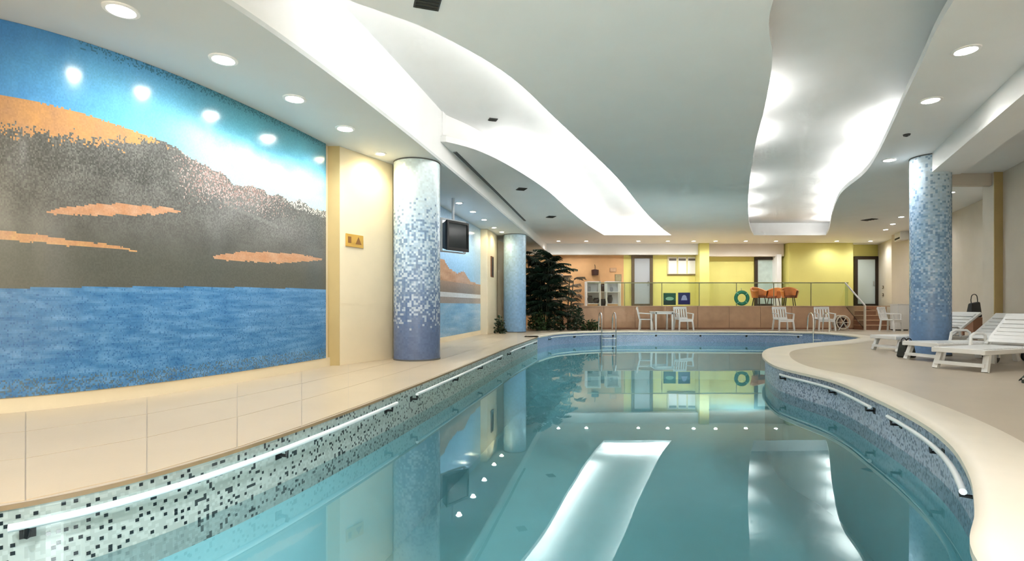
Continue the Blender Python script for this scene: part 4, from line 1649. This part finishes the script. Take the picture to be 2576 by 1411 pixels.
pot(r1.location.x - 0.12, 23.38, TERR + 0.11, 0.13, 0.34, 'dark pot low on the rack next to the dried fronds, left by its upright')
pot(r1.location.x + 0.16, 23.38, TERR + 0.11, 0.14, 0.24, 'squat dark pot low on the rack next to the dried fronds')
pot(r1.location.x - 0.15, 23.38, TERR + h1 * 0.55 + 0.03, 0.08, 0.22, 'grey pot on the middle shelf next to the dried fronds', mat('grey_pot', (150, 150, 160), 0.5))
pot(r2.location.x - 0.12, 23.38, TERR + 0.11, 0.12, 0.36, 'dark pot low on the rack next to the yellow wall')
pot(r2.location.x - 0.05, 23.38, TERR + h2 * 0.55 + 0.03, 0.08, 0.2, 'grey pot on the middle shelf next to the yellow wall', MATS['grey_pot'])
pot(X(1517, 23.5), 23.5, TERR, 0.14, 0.30, 'dark pot on the floor between the two white racks')
st_ = thing('plant_pedestal', 'slim pale pedestal between the two white racks', 'pedestal', (X(1518, 23.9), 23.9, TERR))
MB().box(-0.10, 0.10, -0.1, 0.1, 0, 0.62).build('pedestal_column', COPE, st_)
MB().box(-0.13, 0.13, -0.13, 0.13, 0.62, 0.66).build('pedestal_cap', COPE, st_)
MB().box(-0.13, 0.13, -0.13, 0.13, 0.0, 0.04).build('pedestal_foot', COPE, st_)
pot(X(1518, 23.9), 23.9, TERR + 0.66, 0.16, 0.34, 'brown vase standing on the slim pedestal', mat('brown_vase', (70, 46, 40), 0.4))
hp = thing('wall_lantern', 'dark lantern hung on the peach wall above the racks', 'lantern', D(1497, 692, FAR - 0.16))
MB().cyl((0, 0), 0.16, 0.0, 0.24, 16, 0.17).build('lantern_body', mat('dark_lantern', (56, 26, 18), 0.5), hp, smooth=True)
MB().cyl((0, 0), 0.18, 0.24, 0.27, 16, 0.06).build('lantern_cap', MATS['dark_lantern'], hp)
MB().tube([(0, 0, 0.26), (0, 0, 0.42), (0, 0.12, 0.5)], 0.018, 6).build('lantern_arm', BROWNW, hp)
for px0, px1, py0, py1, lab, c in ((1534, 1550, 674, 684, 'small tan picture on the peach wall', (208, 168, 130)), (1547, 1563, 690, 708, 'small olive grey picture on the peach wall', (168, 156, 118))):
    a, b = D(px0, py1, FAR - 0.06), D(px1, py0, FAR - 0.06)
    t = thing('wall_picture', lab, 'picture', ((a.x + b.x) / 2, FAR - 0.06, a.z))
    w, h = (b.x - a.x) / 2, b.z - a.z
    MB().box(-w, w, -0.03, 0, 0, h).build('picture_frame', mat('frame_%d' % px0, tuple(v * 0.85 for v in c), 0.5), t)
    MB().box(-w * 0.85, w * 0.85, -0.034, -0.0301, h * 0.1, h * 0.9).build('picture_face', mat('pic_%d' % px0, c, 0.6, noise_amt=0.15), t)

# ------------------------------------------------------------------ plants
LEAF = mat('palm_leaf', (26, 50, 34), 0.45, noise_amt=0.3, noise_scale=3)
LEAF2 = mat('shrub_leaf', (48, 74, 34), 0.5, noise_amt=0.4, noise_scale=5)
LEAF3 = mat('dark_shrub_leaf', (30, 52, 26), 0.5, noise_amt=0.35, noise_scale=5)
DRY = mat('dried_frond', (138, 120, 98), 0.7, noise_amt=0.25, noise_scale=4)
STEM = mat('palm_stem', (62, 66, 40), 0.6, noise_amt=0.2)


def frond(root, a, length, lift, droop, leaf=0.34, n_=22):
    """a pinnate leaf: midrib with leaflets either side"""
    mb = MB()
    u = Vector((math.cos(a), math.sin(a), 0))
    side = Vector((-math.sin(a), math.cos(a), 0))
    pts = []
    for k in range(n_ + 1):
        s_ = k / n_
        pts.append(Vector(root) + u * (length * s_ * math.cos(lift * (1 - s_ * 0.5))) + Vector((0, 0, length * (math.sin(lift) * s_ - droop * s_ * s_))))
    mb.tube(pts[::2], [0.011 * (1 - 0.8 * i / (len(pts[::2]) - 1)) for i in range(len(pts[::2]))], 4)
    for k in range(3, n_ + 1):
        s_ = k / n_
        l_ = leaf * math.sin(PI * (0.18 + 0.78 * s_)) * random.uniform(0.85, 1.1)
        t_ = (pts[k] - pts[k - 1]).normalized()
        for sd_ in (-1, 1):
            d_ = (side * sd_ * 0.85 + t_ * 0.55 + Vector((0, 0, -0.25 - 0.2 * random.random()))).normalized()
            w_ = 0.03
            b0_, b1_ = pts[k] - t_ * w_, pts[k] + t_ * w_
            m_ = pts[k] + d_ * l_ * 0.5 + Vector((0, 0, 0.03))
            tip = pts[k] + d_ * l_ + Vector((0, 0, -0.05))
            mb.add([b0_, b1_, m_ + t_ * w_, m_ - t_ * w_, tip], [(0, 1, 2, 3), (3, 2, 4)])
    return mb


def palm(loc, stems, label, m, hmin, hmax, lmin, lmax, per=6, spread=0.3, dirs=None, leaf=0.34):
    t = thing('palm_plant', label, 'plant', loc)
    for i in range(stems):
        a0 = 2 * PI * i / stems + random.uniform(-0.3, 0.3)
        bx, by = 0.14 * math.cos(a0), 0.14 * math.sin(a0)
        h = random.uniform(hmin, hmax)
        tx, ty = bx + spread * math.cos(a0), by + spread * math.sin(a0)
        MB().tube([(bx, by, 0), ((bx + tx) / 2 - 0.03, (by + ty) / 2, h * 0.5), (tx, ty, h)], [0.03, 0.024, 0.015], 6).build('stem', STEM, t, smooth=True)
        for k in range(per):
            q_ = 0.22 + 0.78 * k / max(per - 1, 1)
            a = a0 + 2.4 * k + random.uniform(-0.4, 0.4)
            if dirs:
                a = random.uniform(*dirs)
            r_ = (bx + (tx - bx) * q_, by + (ty - by) * q_, h * q_)
            frond(r_, a, random.uniform(lmin, lmax), random.uniform(0.5, 1.15), random.uniform(0.45, 0.85), leaf, 18).build('frond', m, t, fix=False)
    return t


random.seed(21)
palm((X(1372, 20.1), 20.1, 0), 9, 'tall dark green palm in the corner past the pale blue column', LEAF, 1.9, 2.85, 0.85, 1.2, 11, 0.24)
palm((X(1350, 21.3), 21.3, 0), 7, 'dark green palm in the shade behind the tall palm', LEAF, 2.2, 3.1, 0.6, 0.9, 11, 0.25)
palm((X(1424, 20.2), 20.2, 0), 5, 'palm with drooping dried brown fronds before the peach wall', DRY, 1.5, 2.3, 0.5, 0.8, 6, 0.15)


def shrub(loc, r, h, n_, label, m, lsz=0.11, name='leafy_shrub'):
    t = thing(name, label, 'plant', loc)
    for k in range(5):
        a = 2 * PI * k / 5 + 0.3
        MB().tube([(0.02 * math.cos(a), 0.02 * math.sin(a), 0), (0.5 * r * math.cos(a), 0.5 * r * math.sin(a), h * 0.7)], [0.014, 0.006], 5).build('stem', STEM, t)
    mb = MB()
    for k in range(n_):
        while True:
            q_ = Vector((random.uniform(-1, 1), random.uniform(-1, 1), random.uniform(0.05, 1)))
            if q_.x ** 2 + q_.y ** 2 + (q_.z * 0.9) ** 2 < 1:
                break
        c = Vector((q_.x * r, q_.y * r, q_.z * h))
        d_ = Vector((random.gauss(0, 1) + q_.x, random.gauss(0, 1) + q_.y, random.gauss(0.2, 0.7))).normalized()
        s_ = d_.cross(Vector((random.gauss(0, 1), random.gauss(0, 1), random.gauss(0, 1)))).normalized()
        L = lsz * random.uniform(0.7, 1.3)
        mb.add([c, c + d_ * L * 0.5 + s_ * L * 0.28, c + d_ * L, c + d_ * L * 0.5 - s_ * L * 0.28], [(0, 1, 2, 3)])
    for vtx in range(len(mb.v)):
        x_, y_, z_ = mb.v[vtx]
        mb.v[vtx] = (x_, y_, max(z_, 0.01))
    o = mb.build('foliage', m, t, fix=False)
    o['kind'] = 'stuff'
    return t


shrub((X(1352, 19.55), 19.55, 0), 0.34, 0.75, 500, 'bushy olive green shrub at the foot of the palms', LEAF2, name='leafy_shrub')
shrub((X(1398, 19.6), 19.6, 0), 0.36, 0.55, 420, 'low dark shrub between the palms and the taller round bush', LEAF3)
shrub((X(1447, 19.7), 19.7, 0), 0.34, 0.92, 520, 'round dark green bush before the wooden terrace front', LEAF3)
shrub((X(1486, 19.5), 19.5, 0), 0.32, 0.36, 300, 'low spreading green plant next to the pool ladder', LEAF2)
cnr = lp(3.62, 1258)
shrub((cnr.x, cnr.y, 0), 0.16, 0.55, 160, 'small dark plant between the pier and the pale blue column', LEAF3)
